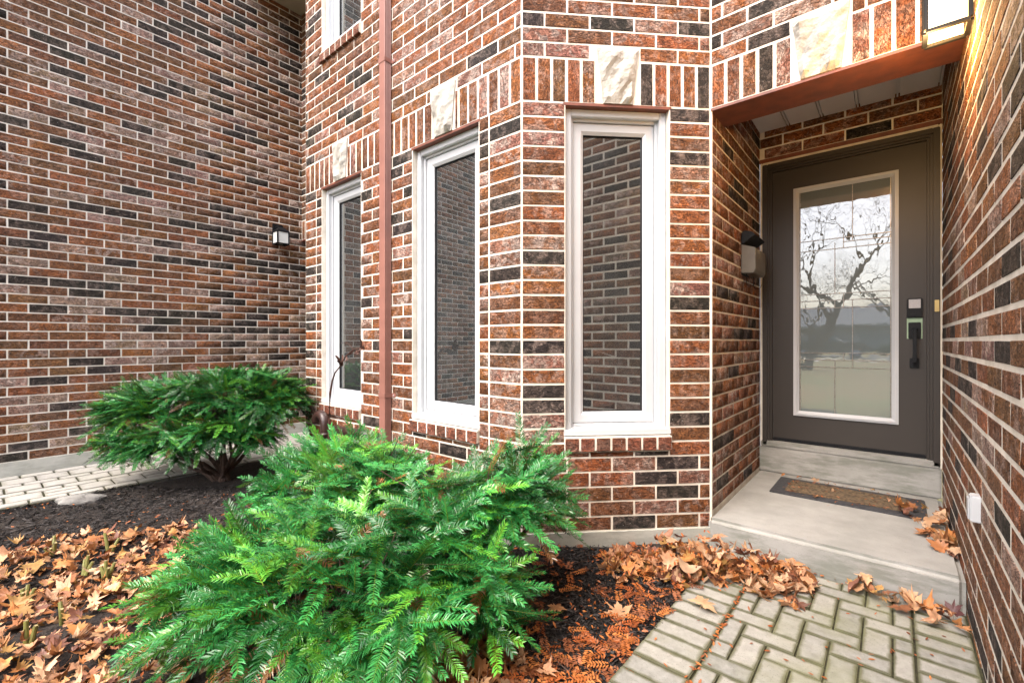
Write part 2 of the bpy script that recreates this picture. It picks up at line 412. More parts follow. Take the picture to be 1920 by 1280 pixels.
def emit_bricks(specs, parent, n_single=300, pal=PAL):
    scored = []
    for sp in specs:
        w, a0, a1, z0, z1, vert = sp
        pts = [proj(w.P(a, 0, z)) for a in (a0, a1) for z in (z0, z1)]
        ar = 0
        if all(p is not None for p in pts):
            xs = [p[0] for p in pts]; ys = [p[1] for p in pts]
            cx, cy = sum(xs) / 4, sum(ys) / 4
            if -5 < cx < 1925 and -5 < cy < 1285 and not in_bush(cx, cy) and not (cx < 577 and w is wR) and not (w is wA and cx > 572):
                o = [pts[i] for i in (0, 1, 3, 2)]
                ar = abs(sum(o[i][0] * o[(i + 1) % 4][1] - o[(i + 1) % 4][0] * o[i][1] for i in range(4))) / 2
        scored.append((ar, sp))
    scored.sort(key=lambda t: -t[0])
    VV, FF, CC, OO = [], [], [], []; base = 0
    for idx, (ar, (w, a0, a1, z0, z1, vert)) in enumerate(scored):
        c = w.P((a0 + a1) / 2, random.uniform(-.0006, .0006), (z0 + z1) / 2); col = brick_color(pal)
        up = Vector((0, 0, 1))
        X, Y, Z = (w.t, -w.n, up) if not vert else (up, -w.n, -w.t)
        L, H = ((a1 - a0), (z1 - z0)) if not vert else ((z1 - z0), (a1 - a0))
        if idx < n_single and ar > 0:
            o = bpy.data.objects.new('brick', random.choice(brick_meshes)); o.color = col
            sx, sz = L / L0, H / BH; fl = random.choice((1, -1))
            m = Matrix(((X.x * sx * fl, Y.x, Z.x * sz * fl, c.x), (X.y * sx * fl, Y.y, Z.y * sz * fl, c.y), (X.z * sx * fl, Y.z, Z.z * sz * fl, c.z), (0, 0, 0, 1)))
            link(o, parent); o.matrix_basis = Matrix.Translation(-pworld(parent)) @ m
        else:
            v = np.array(brick_verts(L, H)); ro = np.array([random.uniform(-40, 40), random.uniform(-9, 9), random.uniform(-40, 40)])
            OO.append(v + ro)
            VV.append(np.array(c) + v[:, :1] * np.array(X) + v[:, 1:2] * np.array(Y) + v[:, 2:] * np.array(Z))
            FF.append(BT + base); base += len(v); CC.append(np.tile(col, (len(v), 1)))
    if VV:
        o = big_mesh('brick_courses', np.vstack(VV), np.vstack(FF), 'brick_field', {'bcol': ('FLOAT_COLOR', np.vstack(CC)), 'bco': ('FLOAT_VECTOR', np.vstack(OO))}, parent)
        o['kind'] = 'stuff'

# ------------------------------------------------------------------ openings on bay: (wall, a0, a1, z0, z1)
W1 = (wB, .286, .880); W2 = (wB, 1.506, 2.122); W3 = (wD, .238, .819)
ZS = -.51                                   # window sill level
house = empty('brick_house', (-1.8, 2.6, -1.12), 'red brick town house with a canted bay, white windows and a recessed porch', 'house')
SP = []
hB = [(W1[1], W1[2], ZS - .08, ZL), (W2[1], W2[2], ZS - .08, ZL), (W1[1], W1[2], 2.33, 3.9)]
kB = [(W1[1] + W1[2]) / 2, (W2[1] + W2[2]) / 2]
kh = lambda c: (c - .122, c + .122, ZL + .23, ZL + .305)
def ruleB(a0, a1, z0, k):
    if z0 > ZL - .02 or z0 < ZS - .13: return None
    if a0 < .01 and a1 < .3: return [(0, .19), (.19, a1)]
    if a0 > 2.1: return [(a0, a0 + .082), (a0 + .082, a1)]
def ruleD(a0, a1, z0, k):
    if z0 > ZL - .02 or z0 < ZS - .2: return None
    if a1 - a0 < .26: return [(a0, a1)]
ZTOP = 4.3; ZB = -1.031
wallrows(wB, 0, True, hB + [kh(c) for c in kB], LB, SP, ZTOP, ZB, ruleB, phase=.04); soldiers(wB, 0, LB, kB, SP)
kD = [(W3[1] + W3[2]) / 2]
wallrows(wD, 0, True, [(W3[1], W3[2], ZS - .08, ZL)] + [kh(kD[0])], LD, SP, ZTOP, ZB, ruleD, phase=.0); soldiers(wD, 0, LD, kD, SP)
kE = [LE / 2]
SPE = []
wallrows(wE, 0, True, [kh(kE[0])], LE, SPE, ZTOP, ZL, None, phase=.06); soldiers(wE, 0, LE, kE, SPE); SP += SPE
wallrows(wF, 0, False, [], LF, SP, 1.62, -.96, None, phase=.1)
wallrows(wG, 0, False, [(.0, LE, -1.0, 1.37)], LE, SP, 1.62, ZL, None, phase=.03)
for k in range(3): pass
wallrows(wR, 0, False, [], 2.0, SP, 4.3, ZB, None)
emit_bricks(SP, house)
# mortar cores
def core(w, parts, thick=.1, name='wall', mat='mortar', parent=house, face=.0008):
    mb = MB()
    for a0, a1, z0, z1 in parts: w.box(mb, a0, a1, -thick, face, z0, z1)
    return mb.build(name, mat, parent)
FZ = -1.031
core(wB, [(.0, W1[1], FZ, ZTOP), (W1[2], W2[1], FZ, ZTOP), (W2[2], LB, FZ, ZTOP), (W1[1], W1[2], FZ, ZS - .08), (W2[1], W2[2], FZ, ZS - .08),
          (W1[1], W1[2], ZL, 2.33), (W1[1], W1[2], 3.9, ZTOP), (W2[1], W2[2], ZL, ZTOP)])
core(wD, [(0, W3[1], FZ, ZTOP), (W3[2], LD, FZ, ZTOP), (W3[1], W3[2], FZ, ZS - .08), (W3[1], W3[2], ZL, ZTOP)])
core(wE, [(0, LE, ZL, ZTOP)]); core(wF, [(0, LF, -1.12, 1.62)]); core(wG, [(0, LE, 1.372, 1.62)]); core(wR, [(0, 2.0, FZ, ZTOP)])
# vertical mortar fillets at the outside corners
for (x, y, z0, z1) in ((-1.524, 1.896, FZ, ZTOP), (XF, YE, -.975, ZTOP)):
    mb = MB(); mb.tube([(x, y, z0), (x, y, z1)], .0075, 8)
    o = mb.build('corner_mortar', 'mortar', house); o.location.y += .006; 
# concrete foundation below the bay
mb = MB(); wB.box(mb, -.02, LB + .006, -.1, .012, -1.3, -1.0312); wD.box(mb, .004, LD, -.1, .0124, -1.3, -1.0308); mb.build('foundation', 'foundation', house)
# dark rooms behind the panes
mb = MB(); ring = [(-1.62, 2.02), (-.88, 2.76), (-.88, 5.2), (-3.86, 5.2), (-3.86, 2.02)]
for i in (1, 2, 3):
    (x0, y0), (x1, y1) = ring[i], ring[i + 1]
    mb.add([(x0, y0, -1.1), (x1, y1, -1.1), (x1, y1, 4.2), (x0, y0, 4.2)], [(0, 1, 2, 3)])
for z in (-1.1, 1.9, 4.2): mb.add([(*p, z) for p in ring], [(0, 1, 2, 3, 4)])
mb.build('room', 'dark_room', house)
mb = MB(); mb.add([(-4.0, 1.86, 4.302), (-1.5, 1.86, 4.302), (-.75, 2.6, 4.302), (.3, 2.6, 4.302), (.3, 8, 4.302), (-4, 8, 4.302)], [(0, 1, 2, 3, 4, 5)])
mb.build('ceiling_deck', 'dark_room', house)

# windows ----------------------------------------------------------
def frame_ring(mb, w, a0, a1, z0, z1, wd, d0, d1, wb=None):
    wb = wb or wd
    w.box(mb, a0, a0 + wd, d0, d1, z0, z1); w.box(mb, a1 - wd, a1, d0, d1, z0, z1)
    w.box(mb, a0 + wd, a1 - wd, d0, d1, z1 - wd, z1); w.box(mb, a0 + wd, a1 - wd, d0, d1, z0, z0 + wb)
def sash_ring(mb, w, a0, a1, z0, z1, wd, d0, d1, slope=.012):   # bevelled picture-frame
    for (p, q_) in (((a0, z0), (a1, z0)), ((a1, z0), (a1, z1)), ((a1, z1), (a0, z1)), ((a0, z1), (a0, z0))):
        ca, cz = (a0 + a1) / 2, (z0 + z1) / 2
        def inn(pt, k): return (pt[0] + math.copysign(k, ca - pt[0]), pt[1] + math.copysign(k, cz - pt[1]))
        pi, qi = inn(p, wd), inn(q_, wd); pm_, qm = inn(p, wd - slope * 1.3), inn(q_, wd - slope * 1.3)
        v = [w.P(p[0], d1, p[1]), w.P(q_[0], d1, q_[1]), w.P(qm[0], d1, qm[1]), w.P(pm_[0], d1, pm_[1]), w.P(qi[0], d1 - slope, qi[1]), w.P(pi[0], d1 - slope, pi[1]),
             w.P(p[0], d0, p[1]), w.P(q_[0], d0, q_[1]), w.P(qi[0], d0, qi[1]), w.P(pi[0], d0, pi[1])]
        mb.add(v, [(0, 1, 2, 3), (3, 2, 4, 5), (5, 4, 8, 9), (6, 7, 1, 0), (9, 8, 7, 6), (0, 3, 5, 9, 6), (1, 7, 8, 4, 2)])
def window(Wd, z0, z1, label):
    w, a0, a1 = Wd
    mb = MB(); frame_ring(mb, w, a0 + .003, a1 - .003, z0, z1 - .014, .038, -.115, -.035)
    w.box(mb, a0 - .012, a1 + .012, -.05, .004, z0 - .001, z0 + .03)      # projecting sill nose
    fr = mb.build('window', 'white', house, bevel=.003); fr['label'] = label
    mb = MB(); frame_ring(mb, w, a0 + .0412, a1 - .0412, z0 + .038, z1 - .052, .016, -.115, -.062); mb.build('frame_stop', 'white', fr, bevel=.002)
    mb = MB(); sash_ring(mb, w, a0 + .060, a1 - .060, z0 + .058, z1 - .072, .058, -.112, -.075); mb.build('sash', 'white', fr)
    mb = MB(); frame_ring(mb, w, a0 + .1175, a1 - .1175, z0 + .1155, z1 - .1295, .005, -.106, -.092); mb.build('gasket', 'black', fr)
    mb = MB(); w.box(mb, a0 + .118, a1 - .118, -.105, -.101, z0 + .116, z1 - .130); mb.build('pane', 'glass', fr)
    # rowlock sill bricks
    n = 7; p = (a1 - a0 + .02) / n
    mb = MB(); w.box(mb, a0 - .006, a1 + .006, -.09, .022, z0 - .078, z0 - .006); mb.build('sill_mortar', 'mortar', fr)
    for i in range(n):
        s0, s1 = a0 - .01 + i * p + .006, a0 - .01 + (i + 1) * p - .006
        mb = MB(); mb.hexa([w.P(s0, .026, z0 - .083), w.P(s1, .026, z0 - .083), w.P(s1, -.07, z0 - .083), w.P(s0, -.07, z0 - .083),
                            w.P(s0, .026, z0 - .013), w.P(s1, .026, z0 - .013), w.P(s1, -.07, z0 - .001), w.P(s0, -.07, z0 - .001)])
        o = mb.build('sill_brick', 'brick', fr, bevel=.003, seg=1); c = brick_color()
        o.color = (.30 * random.uniform(.85, 1.1), .105, .058, .2)
    return fr
def lintel(w, a0, a1):
    mb = MB(); w.box(mb, a0 - .012, a1 + .012, -.1, .003, ZL - .013, ZL + .0025); mb.build('lintel', 'brown_steel', house)
window(W1, ZS, ZL, 'narrow white casement beside the downspout'); window(W2, ZS, ZL, 'white casement between downspout and bay corner'); window(W3, ZS, ZL, 'white casement on the canted face of the bay')
window((wB, W1[1], W1[2]), 2.41, 3.9, 'upper floor white window above the left casement')
for w, a0, a1 in (W1, W2, W3): lintel(w, a0, a1)
def keystone(w, c):
    bm = bmesh.new(); nx, nz = 9, 11; vs = []
    z0, z1 = ZL + .003, ZL + .30
    rs = random.Random(int(c * 1000)); ph = [rs.uniform(0, 6) for _ in range(6)]
    for j in range(nz):
        t = j / (nz - 1)
        for i in range(nx):
            s = i / (nx - 1) * 2 - 1; hw = .081 + (.116 - .081) * t
            e = i in (0, nx - 1) or j in (0, nz - 1)
            ridge = .010 * math.sin(5 * t + 2.5 * s + ph[0]) + .007 * math.sin(9 * t - 5 * s + ph[1]) + rs.uniform(-.004, .004)
            d = .010 if e else .026 + ridge
            vs.append(bm.verts.new(w.P(c + s * hw + (rs.uniform(-.002, .002) if e else 0), d, z0 + (z1 - z0) * t)))
    bk = [bm.verts.new(w.P(c + s * hw, -.06, z)) for s, hw, z in ((-1, .081, z0), (1, .081, z0), (1, .116, z1), (-1, .116, z1))]
    for j in range(nz - 1):
        for i in range(nx - 1): bm.faces.new([vs[j * nx + i], vs[j * nx + i + 1], vs[(j + 1) * nx + i + 1], vs[(j + 1) * nx + i]])
    bm.faces.new([bk[0], bk[1]] + [vs[i] for i in range(nx - 1, -1, -1)]); bm.faces.new([bk[2], bk[3]] + [vs[(nz - 1) * nx + i] for i in range(nx)])
    bm.faces.new([bk[3], bk[0]] + [vs[j * nx] for j in range(nz)]); bm.faces.new([bk[1], bk[2]] + [vs[j * nx + nx - 1] for j in range(nz - 1, -1, -1)])
    bmesh.ops.recalc_face_normals(bm, faces=bm.faces)
    me = bpy.data.meshes.new('keystone'); org = w.P(c, 0, z0); bmesh.ops.translate(bm, verts=bm.verts, vec=-org); bm.to_mesh(me); bm.free(); me.materials.append(M['stone'])
    o = bpy.data.objects.new('keystone', me); o.location = org - pworld(house); link(o, house)
for c in kB: keystone(wB, c)
keystone(wD, kD[0]); keystone(wE, kE[0])

# porch: beam, soffit, door --------------------------------------------
mb = MB(); mb.box((XF + .002, YE - .004, ZL - .013), (XH - .002, YE + .25, ZL + .001)); mb.box((XF + .002, YE + .1, ZL + .001), (XH - .002, YE + .246, 1.56)); mb.build('beam', 'brown_steel', house)
mb = MB(); mb.box((XF, YE + .2, 1.60), (XH, YG + .02, 1.64)); sof = mb.build('porch_soffit', 'white_trim', house)
n = 5; p = (XH - XF) / n
for i in range(n):
    x0, x1 = XF + i * p + .001, XF + (i + 1) * p - .001
    mb = MB(); mb.box((x0, YE + .246, 1.578), (x1 - .022, YG - .001, 1.6)); mb.box((x1 - .015, YE + .246, 1.578), (x1 - .006, YG - .001, 1.6)); mb.build('soffit_panel', 'white_trim', sof)
mb = MB(); mb.tube([(-.30, 3.5, 1.571), (-.30, 3.5, 1.5785)], .018, 16); mb.build('soffit_cap', 'brass', sof)
YD = YG + .035
mb = MB(); wG.box(mb, .001, LE - .001, -.1, .002, 1.344, 1.3722); mb.build('lintel', 'brown_steel', house)
mb = MB()   # door casing, stepped
def casing(mb, x0, x1, zb, zt, wd, y0, y1):
    mb.box((x0, y0, zb), (x0 + wd, y1, zt)); mb.box((x1 - wd, y0, zb), (x1, y1, zt)); mb.box((x0 + wd, y0, zt - wd), (x1 - wd, y1, zt))
casing(mb, -.752, .226, -.775, 1.325, .032, YG - .012, YG + .1)
df = mb.build('door_frame', 'door', house, bevel=.004)
mb = MB(); casing(mb, -.7195, .1935, -.76, 1.2925, .014, YG - .002, YG + .1); mb.build('frame_moulding', 'door', df, bevel=.003)
mb = MB(); casing(mb, -.705, .179, -.745, 1.278, .012, YG + .014, YG + .1); casing(mb, -.6925, .1665, -.745, 1.2655, .03, YG + .078, YG + .12); mb.build('frame_stop', 'door', df, bevel=.002)
mb = MB(); casing(mb, -.768, .236, -.787, 1.343, .015, YG - .004, YG + .09); mb.build('caulk', 'mortar', df, bevel=.004)
mb = MB(); X0, X1 = -.692, .166
gx0, gx1, gz0, gz1 = -.556, .031, -.54, 1.115
for a in (((X0, YD, -.735), (gx0 + .02, YD + .045, 1.265)), ((gx1 - .02, YD, -.735), (X1, YD + .045, 1.265)), ((gx0 + .02, YD, -.735), (gx1 - .02, YD + .045, gz0 + .02)), ((gx0 + .02, YD, gz1 - .02), (gx1 - .02, YD + .045, 1.265))): mb.box(*a)
door = mb.build('door', 'door', house); door['label'] = 'dark taupe front door with a long leaded glass panel'
wDoor = Wall((0, YD), (1, 0), (0, -1))
mb = MB(); sash_ring(mb, wDoor, gx0, gx1, gz0, gz1, .036, -.002, .014, .010); sash_ring(mb, wDoor, gx0 + .01, gx1 - .01, gz0 + .01, gz1 - .01, .016, -.002, .020, .006)
mb.build('glass_frame', 'white', door)
mb = MB(); mb.box((gx0 + .03, YD + .004, gz0 + .03), (gx1 - .03, YD + .012, gz1 - .03)); mb.build('glass', 'door_glass', door)
g0, g1 = gx0 + .036, gx1 - .036
def came(xa, xb, za, zb_):
    mb = MB(); h = .0026
    if abs(xa - xb) < 1e-6: mb.box((xa - h, YD - .0005, za), (xa + h, YD + .0038, zb_))
    else: mb.box((xa, YD - .0015, za - h), (xb, YD + .0036, za + h))
    mb.build('came', 'lead', door, bevel=.0012, seg=1)
for z in (.72, .648, .335, .288, .235, -.081, -.131, -.181): came(g0, g1, z, z)
came(-.26, g1, .690, .690)
for x, za, zb_ in ((-.21, .69, gz1 - .036), (-.309, .335, .69), (-.26, .648, .745), (-.26, .235, .335), (-.21, -.181, .288), (-.309, gz0 + .036, -.131), (-.26, -.131, -.081), (-.309, .235, .288), (g0 + .004, gz0 + .036, gz1 - .036), (g1 - .004, gz0 + .036, gz1 - .036)): came(x, x, za, zb_)
mb = MB(); mb.box((X0 + .004, YD - .006, -.742), (X1 - .004, YD + .03, -.716)); mb.build('door_sweep', 'black', door, bevel=.003)
lk = MB(); lk.box((.070, YD - .022, .153), (.147, YD, .276)); lk = lk.build('keypad_lock', 'black', door, bevel=.005)
mb = MB(); mb.box((.080, YD - .0235, .212), (.137, YD - .021, .268)); mb.build('keypad', 'greybtn', lk)
mb = MB(); mb.tube([(.108, YD - .021, .180), (.108, YD - .027, .180)], .019, 20); mb.tube([(.108, YD - .026, .180), (.108, YD - .030, .180)], .009, 12); mb.build('key_cylinder', 'black', lk)
mb = MB(); mb.box((.071, YD - .0015, .018), (.146, YD + .001, .152)); mb.build('bare_patch', 'green_paint', door)
mb = MB(); mb.box((.078, YD - .012, .018), (.139, YD, .122)); hd = mb.build('handle_plate', 'black', door, bevel=.003)
mb = MB(); mb.box((.098, YD - .06, .062), (.118, YD - .011, .080)); mb.box((.098, YD - .06, -.135), (.118, YD - .044, .062)); mb.box((.098, YD - .044, -.135), (.118, YD - .011, -.115)); mb.box((.095, YD - .04, .083), (.122, YD - .011, .089)); mb.build('handle', 'black', hd, bevel=.002)
mb = MB(); mb.box((.084, YD - .011, -.170), (.131, YD, -.106)); mb.build('handle_foot', 'black', hd, bevel=.003)

# doorbell
mb = MB(); mb.box((.200, YG - .024, .184), (.221, YG - .0125, .256)); db = mb.build('doorbell', 'brass', bevel=.002); tag(db, 'small brass doorbell on the right side of the dark door frame', 'doorbell')
mb = MB(); mb.tube([(.2105, YG - .0245, .205), (.2105, YG - .028, .205)], .006, 12); mb.build('button', 'brass', db)

# concrete porch slab and door sill ------------------------------------
def slab(name, a, b, bev, label, noise_amp=.003):
    mb = MB(); mb.box(a, b); o = mb.build(name, 'concrete', bevel=bev, seg=3); tag(o, label, 'step'); return o
ps = slab('porch_slab', (XF - .012, YE - .03, -1.35), (XH - .006, YG + .05, -.972), .022, 'pale concrete porch slab between the two brick walls, doormat on top')
mb = MB(); mb.box((XF + .0005, YG - .02, -.97), (XH - .007, YG + .2, -.787)); mb.box((XF + .01, YG - .012, -.788), (XH - .012, YG + .2, -.742))
tag(mb.build('door_step', 'concrete', bevel=.008, seg=2), 'raised concrete sill step directly under the front door', 'step')

# doormat
dm = empty('doormat', (-.23, 3.51, -.972), 'worn rubber edged coir doormat with fallen leaves lying in front of the door', 'doormat')
mb = MB(); mb.box((-.612, 3.315, -.972), (.150, 3.715, -.962)); mb.build('rubber_border', 'mat_rubber', dm, bevel=.004)
mb = MB(); mb.box((-.535, 3.385, -.964), (.075, 3.65, -.957)); mb.build('coir_panel', 'mat_coir', dm, bevel=.002)

# ------------------------------------------------------------------ right wall, left house
rwall = empty('brick_wall', (XH + .1, 1.5, -1.12), 'brown brick side wall on the right, running from the door towards the viewer', 'wall')
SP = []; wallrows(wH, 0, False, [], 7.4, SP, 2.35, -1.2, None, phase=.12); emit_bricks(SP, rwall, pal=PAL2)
core(wH, [(0, 7.4, -1.3, 2.35)], parent=rwall, face=.0018)
lhouse = empty('neighbouring_house', (XA - .2, 1.5, -1.15), 'neighbouring house side wall of dark mixed brick on a concrete footing', 'house')
SP = []; wallrows(wA, 0, False, [], 3.9, SP, 5.2, ZB, None, phase=.07, s_beg=-4.5)
SPC = []; wallrows(wC, 0, True, [], 1.8, SPC, 5.2, ZL, None); soldiers(wC, 0.01, 1.8, [], SPC); SP += SPC
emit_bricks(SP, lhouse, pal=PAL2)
core(wA, [(-4.5, 3.9, FZ, 5.2)], parent=lhouse); core(wC, [(0, 1.8, ZL, 5.2)], parent=lhouse)
mb = MB(); wA.box(mb, -4.5, 3.9, -.1, .012, -1.4, -1.031); mb.build('footing', 'foundation', lhouse)
mb = MB(); wC.box(mb, 0, 1.8, -.1, .003, ZL - .015, ZL + .002); mb.build('lintel', 'brown_steel', lhouse)
mb = MB(); mb.box((XA, 3.9, -1.2), (-3.97, 4.0, 1.6)); mb.box((XA, 2.81, 1.55), (-3.97, 4.0, 1.6)); mb.build('porch_back_wall', 'dark_room', lhouse)
ev = MB(); ev.box((XA + .003, 2.02, 4.14), (-3.97, 2.70, 4.16)); ev = ev.build('eave_soffit', pm('eave_vent', (.36, .34, .29), None, rough=.6), lhouse)
def vent_dots():
    m = ev.data.materials[0]; nt = m.node_tree; b = nt.nodes['Principled BSDF']
    v = nt.nodes.new('ShaderNodeTexVoronoi'); v.inputs['Scale'].default_value = 42; v.inputs['Randomness'].default_value = 0
    nt.links.new(texco(nt), v.inputs['Vector'])
    nt.links.new(ramp(nt, v.outputs['Distance'], [(.2, (.05, .045, .04)), (.3, (.40, .37, .31))]), b.inputs['Base Color'])
vent_dots()
mb = MB(); mb.box((XA + .003, 1.98, 4.12), (-3.97, 2.02, 4.34)); mb.box((XA + .003, 1.98, 4.34), (-3.97, 2.9, 4.36)); mb.build('eave_fascia', 'brown_steel', lhouse)

# ------------------------------------------------------------------ ground
def sheet(name, pts, z, mat, kind='structure'):
    mb = MB(); mb.add([(*p, z) for p in pts], [tuple(range(len(pts)))]); o = mb.build(name, mat, origin=(0, 0, 0)); o['kind'] = kind; return o
m, nt, b = nodes('lawn'); v = texco(nt)
c = mixc(nt, ramp(nt, noise(nt, v, .5, 5), [(.35, 0.), (.65, 1.)]), (.12, .15, .05), (.22, .16, .08))
c = mixc(nt, ramp(nt, noise(nt, v, 9, 5), [(.4, 0.), (.7, .8)]), c, (.25, .16, .08))
nt.links.new(c, b.inputs['Base Color']); b.inputs['Roughness'].default_value = .95; bump(nt, noise(nt, v, 30, 4), .8, .03, b); M['lawn'] = m
M['asphalt'] = pm('asphalt', (.085, .085, .088), (.06, .06, .062), 30, .9, 200, .4, .002)
sheet('ground', [(-400, -400), (400, -400), (400, 400), (-400, 400)], -1.26, 'lawn')
sheet('road', [(-80, -41), (80, -41), (80, -33), (-80, -33)], -1.256, 'asphalt')
sheet('sidewalk', [(-80, -30.5), (80, -30.5), (80, -28.9), (-80, -28.9)], -1.254, 'paver_pale')

def paver_mesh(lx, ly, h=.05, bev=.0035):
    mb = MB(); mb.box((-lx / 2, -ly / 2, -h), (lx / 2, ly / 2, 0)); me = bpy.data.meshes.new('paver'); me.from_pydata(mb.v, [], mb.f)
    bm = bmesh.new(); bm.from_mesh(me); bmesh.ops.recalc_face_normals(bm, faces=bm.faces)
    top = [e for e in bm.edges if all(v_.co.z > -.001 for v_ in e.verts)]
    bmesh.ops.bevel(bm, geom=top, offset=bev, segments=2, affect='EDGES'); bm.to_mesh(me); bm.free(); return me
pcache = {}
def paver(x0, x1, y0, y1, z, mat, parent):
    lx, ly = round(x1 - x0, 3), round(y1 - y0, 3); rot = ly > lx; key = (max(lx, ly), min(lx, ly), mat)
    if key not in pcache:
        me = paver_mesh(key[0], key[1]); me.materials.append(M[mat]); pcache[key] = me
    o = bpy.data.objects.new('paver', pcache[key]); link(o, parent)
    o.location = Vector(((x0 + x1) / 2, (y0 + y1) / 2, z + random.uniform(-.002, .002))) - pworld(parent)
    o.rotation_euler = (random.uniform(-.008, .008), random.uniform(-.008, .008), (math.pi / 2 if rot else 0) + random.uniform(-.008, .008))
walk = sheet('front_walk', [(-.722, .54), (XH, .54), (XH, 2.63), (-.722, 2.63)], GP - .009, 'joint')
PX0, PX1, PY1, U = -.514, .062, 2.60, .0895
def clipb(x0, x1, y0, y1):
    x0, x1, y0, y1 = max(x0, PX0), min(x1, PX1), max(y0, .55), min(y1, PY1)
    if x1 - x0 > .03 and y1 - y0 > .03: paver(x0 + .003, x1 - .003, y0 + .003, y1 - .003, GP, 'paver', walk)
for i in range(-2, 8):
    for j in range(0, 25):
        d = (i + j) % 4; x, y = PX0 + (i - .25) * U, .55 + j * U
        if d == 0: clipb(x, x + 2 * U, y, y + U)
        elif d == 2: clipb(x, x + U, y, y + 2 * U)
for j in range(23):
    y = .55 + j * U
    dx = random.uniform(-.02, .01)
    paver(PX0 - .205 + dx * 0, PX0 - .005, y + .003, y + U - .003, GP, 'paver', walk)
    paver(PX1 + .005, XH - .012, y + .003, y + U - .003, GP, 'paver', walk)
lpath = sheet('side_path', [(XA, -4.5), (-4.70, -4.5), (-4.70, 3.9), (XA, 3.9)], GL - .009, 'joint')
xs = -4.715; row = 0
for wd in (.105, .2, .105, .2, .105, .2, .13):
    y = -.35 + (.1 if row % 2 else 0)
    while y < 2.9:
        L = .205 if wd < .15 else (.2 if row % 3 else .205)
        if wd > .15 and random.random() < .25:
            paver(xs - wd / 2 + .0065, xs - .0065, y + .0065, y + L - .0065, GL, 'paver_pale', lpath); paver(xs - wd + .0065, xs - wd / 2 - .0065, y + .0065, y + L - .0065, GL, 'paver_pale', lpath)
        else: paver(xs - wd + .0065, xs - .0065, y + .0065, y + L - .0065, GL, 'paver_pale', lpath)
        y += L
    xs -= wd; row += 1

# mulch bed: uneven sheet
def bed_h(x, y):
    d = (x - y + 3.42) * q if x > -1.524 else 1.896 - y
    return min(-1.104, .05 * max(0, 1 - max(d, 0) / .45) + GM + .018 * math.sin(3.1 * x + 1) * math.sin(2.7 * y) + .012 * math.sin(7 * x + 3 * y))
nx, ny = 90, 60; V = []; F = []
for j in range(ny + 1):
    for i in range(nx + 1):
        t = i / nx; x = -4.72 + t * (-.70 + 4.72); y = -1.5 + 4.12 * j / ny
        z = bed_h(x, y) + random.uniform(-.006, .006)
        if x < -4.6: z = min(z, GL - .03)
        if x > -.78: z = min(z, GP - .03)
        V.append((x, y, z))
for j in range(ny):
    for i in range(nx): a = j * (nx + 1) + i; F.append((a, a + 1, a + nx + 2, a + nx + 1))
bed = big_mesh('flower_bed', V, F, 'bed', smooth=True); bed['kind'] = 'structure'
V2 = [(-1.9, 2.05, GM), (-.7, 2.05, GM), (-.7, 2.62, GM), (-1.2, 2.62, GM)]
def inbed(x, y, m=.0):
    if not (-4.70 + m < x < -.72 - m): return False
    if x < -1.524: return y < 1.87 - m
    return (x - y + 3.42) * q > .03 + m and y < 2.6

# mulch shreds (stuff)
def shreds(name, n, zone, label):
    VV, FF, CC = [], [], []; k = 0; base = 0
    fq = np.array([(0, 1, 5, 4), (1, 2, 6, 5), (2, 3, 7, 6), (3, 0, 4, 7), (4, 5, 6, 7), (3, 2, 1, 0)])
    while k < n:
        x, y = zone()
        if not inbed(x, y): continue
        L, wd, th = random.uniform(.015, .07), random.uniform(.003, .009), random.uniform(.001, .003)
        a = random.uniform(0, math.pi); e = random.gauss(0, .25); z = bed_h(x, y) + random.uniform(.002, .014)
        X = np.array([math.cos(a) * math.cos(e), math.sin(a) * math.cos(e), math.sin(e)]); Y = np.array([-math.sin(a), math.cos(a), random.gauss(0, .4)]); Z = np.array([0, 0, 1.])
        p = np.array([(-1, -1, -1), (1, -.6, -1), (1, .6, -1), (-1, 1, -1), (-1, -1, 1), (1, -.6, 1), (1, .6, 1), (-1, 1, 1)]) * np.array([L / 2, wd / 2, th / 2])
        VV.append(np.array([x, y, z]) + p[:, :1] * X + p[:, 1:2] * Y + p[:, 2:] * Z); FF.append(fq + base); base += 8
        s = random.choice([.010, .016, .03, .06]) * random.uniform(.7, 1.3); CC.append(np.tile((s * 1.08, s * .96, s * .92, 1), (8, 1))); k += 1
    o = big_mesh(name, np.vstack(VV), np.vstack(FF), 'litter', {'lcol': ('FLOAT_COLOR', np.vstack(CC))})
    return tag(o, label, 'mulch', kind='stuff')
def z1():
    if random.random() < .55: p = cw(random.uniform(.0, .75), random.uniform(1.35, 2.6)); return p.x, p.y
    p = cw(random.uniform(-3.7, -.7), random.uniform(2.0, 3.6)); return p.x, p.y
shreds('bark_mulch', 14000, z1, 'black shredded bark mulch covering the planting beds')

# ------------------------------------------------------------------ fallen leaves
def leaf_outline(kind):
    if kind == 0:      # maple
        pol = [(-90, .10), (-70, .34), (-52, .50), (-46, .40), (-30, .46), (-18, .62), (-8, .88), (2, .66), (14, .60), (26, .44), (36, .66), (44, .70), (52, .98), (60, .74), (68, .72), (78, .50), (84, .72), (90, 1.12)]
        pol += [(180 - a, r_) for a, r_ in pol[-2::-1]][:-1]
    elif kind == 1:    # oak-like / torn
        pol = [(-90, .12), (-60, .34), (-40, .52), (-22, .42), (-6, .66), (8, .50), (24, .76), (36, .56), (50, .86), (64, .66), (76, .90), (90, 1.1)]
        pol += [(180 - a, r_) for a, r_ in pol[-2::-1]][:-1]
    else:              # simple oval
        pol = [(-90, .9), (-70, .62), (-40, .44), (0, .40), (40, .46), (70, .66), (90, 1.0)]
        pol += [(180 - a, r_) for a, r_ in pol[-2::-1]][:-1]
    return [(math.cos(R(a)) * r_, math.sin(R(a)) * r_) for a, r_ in pol]
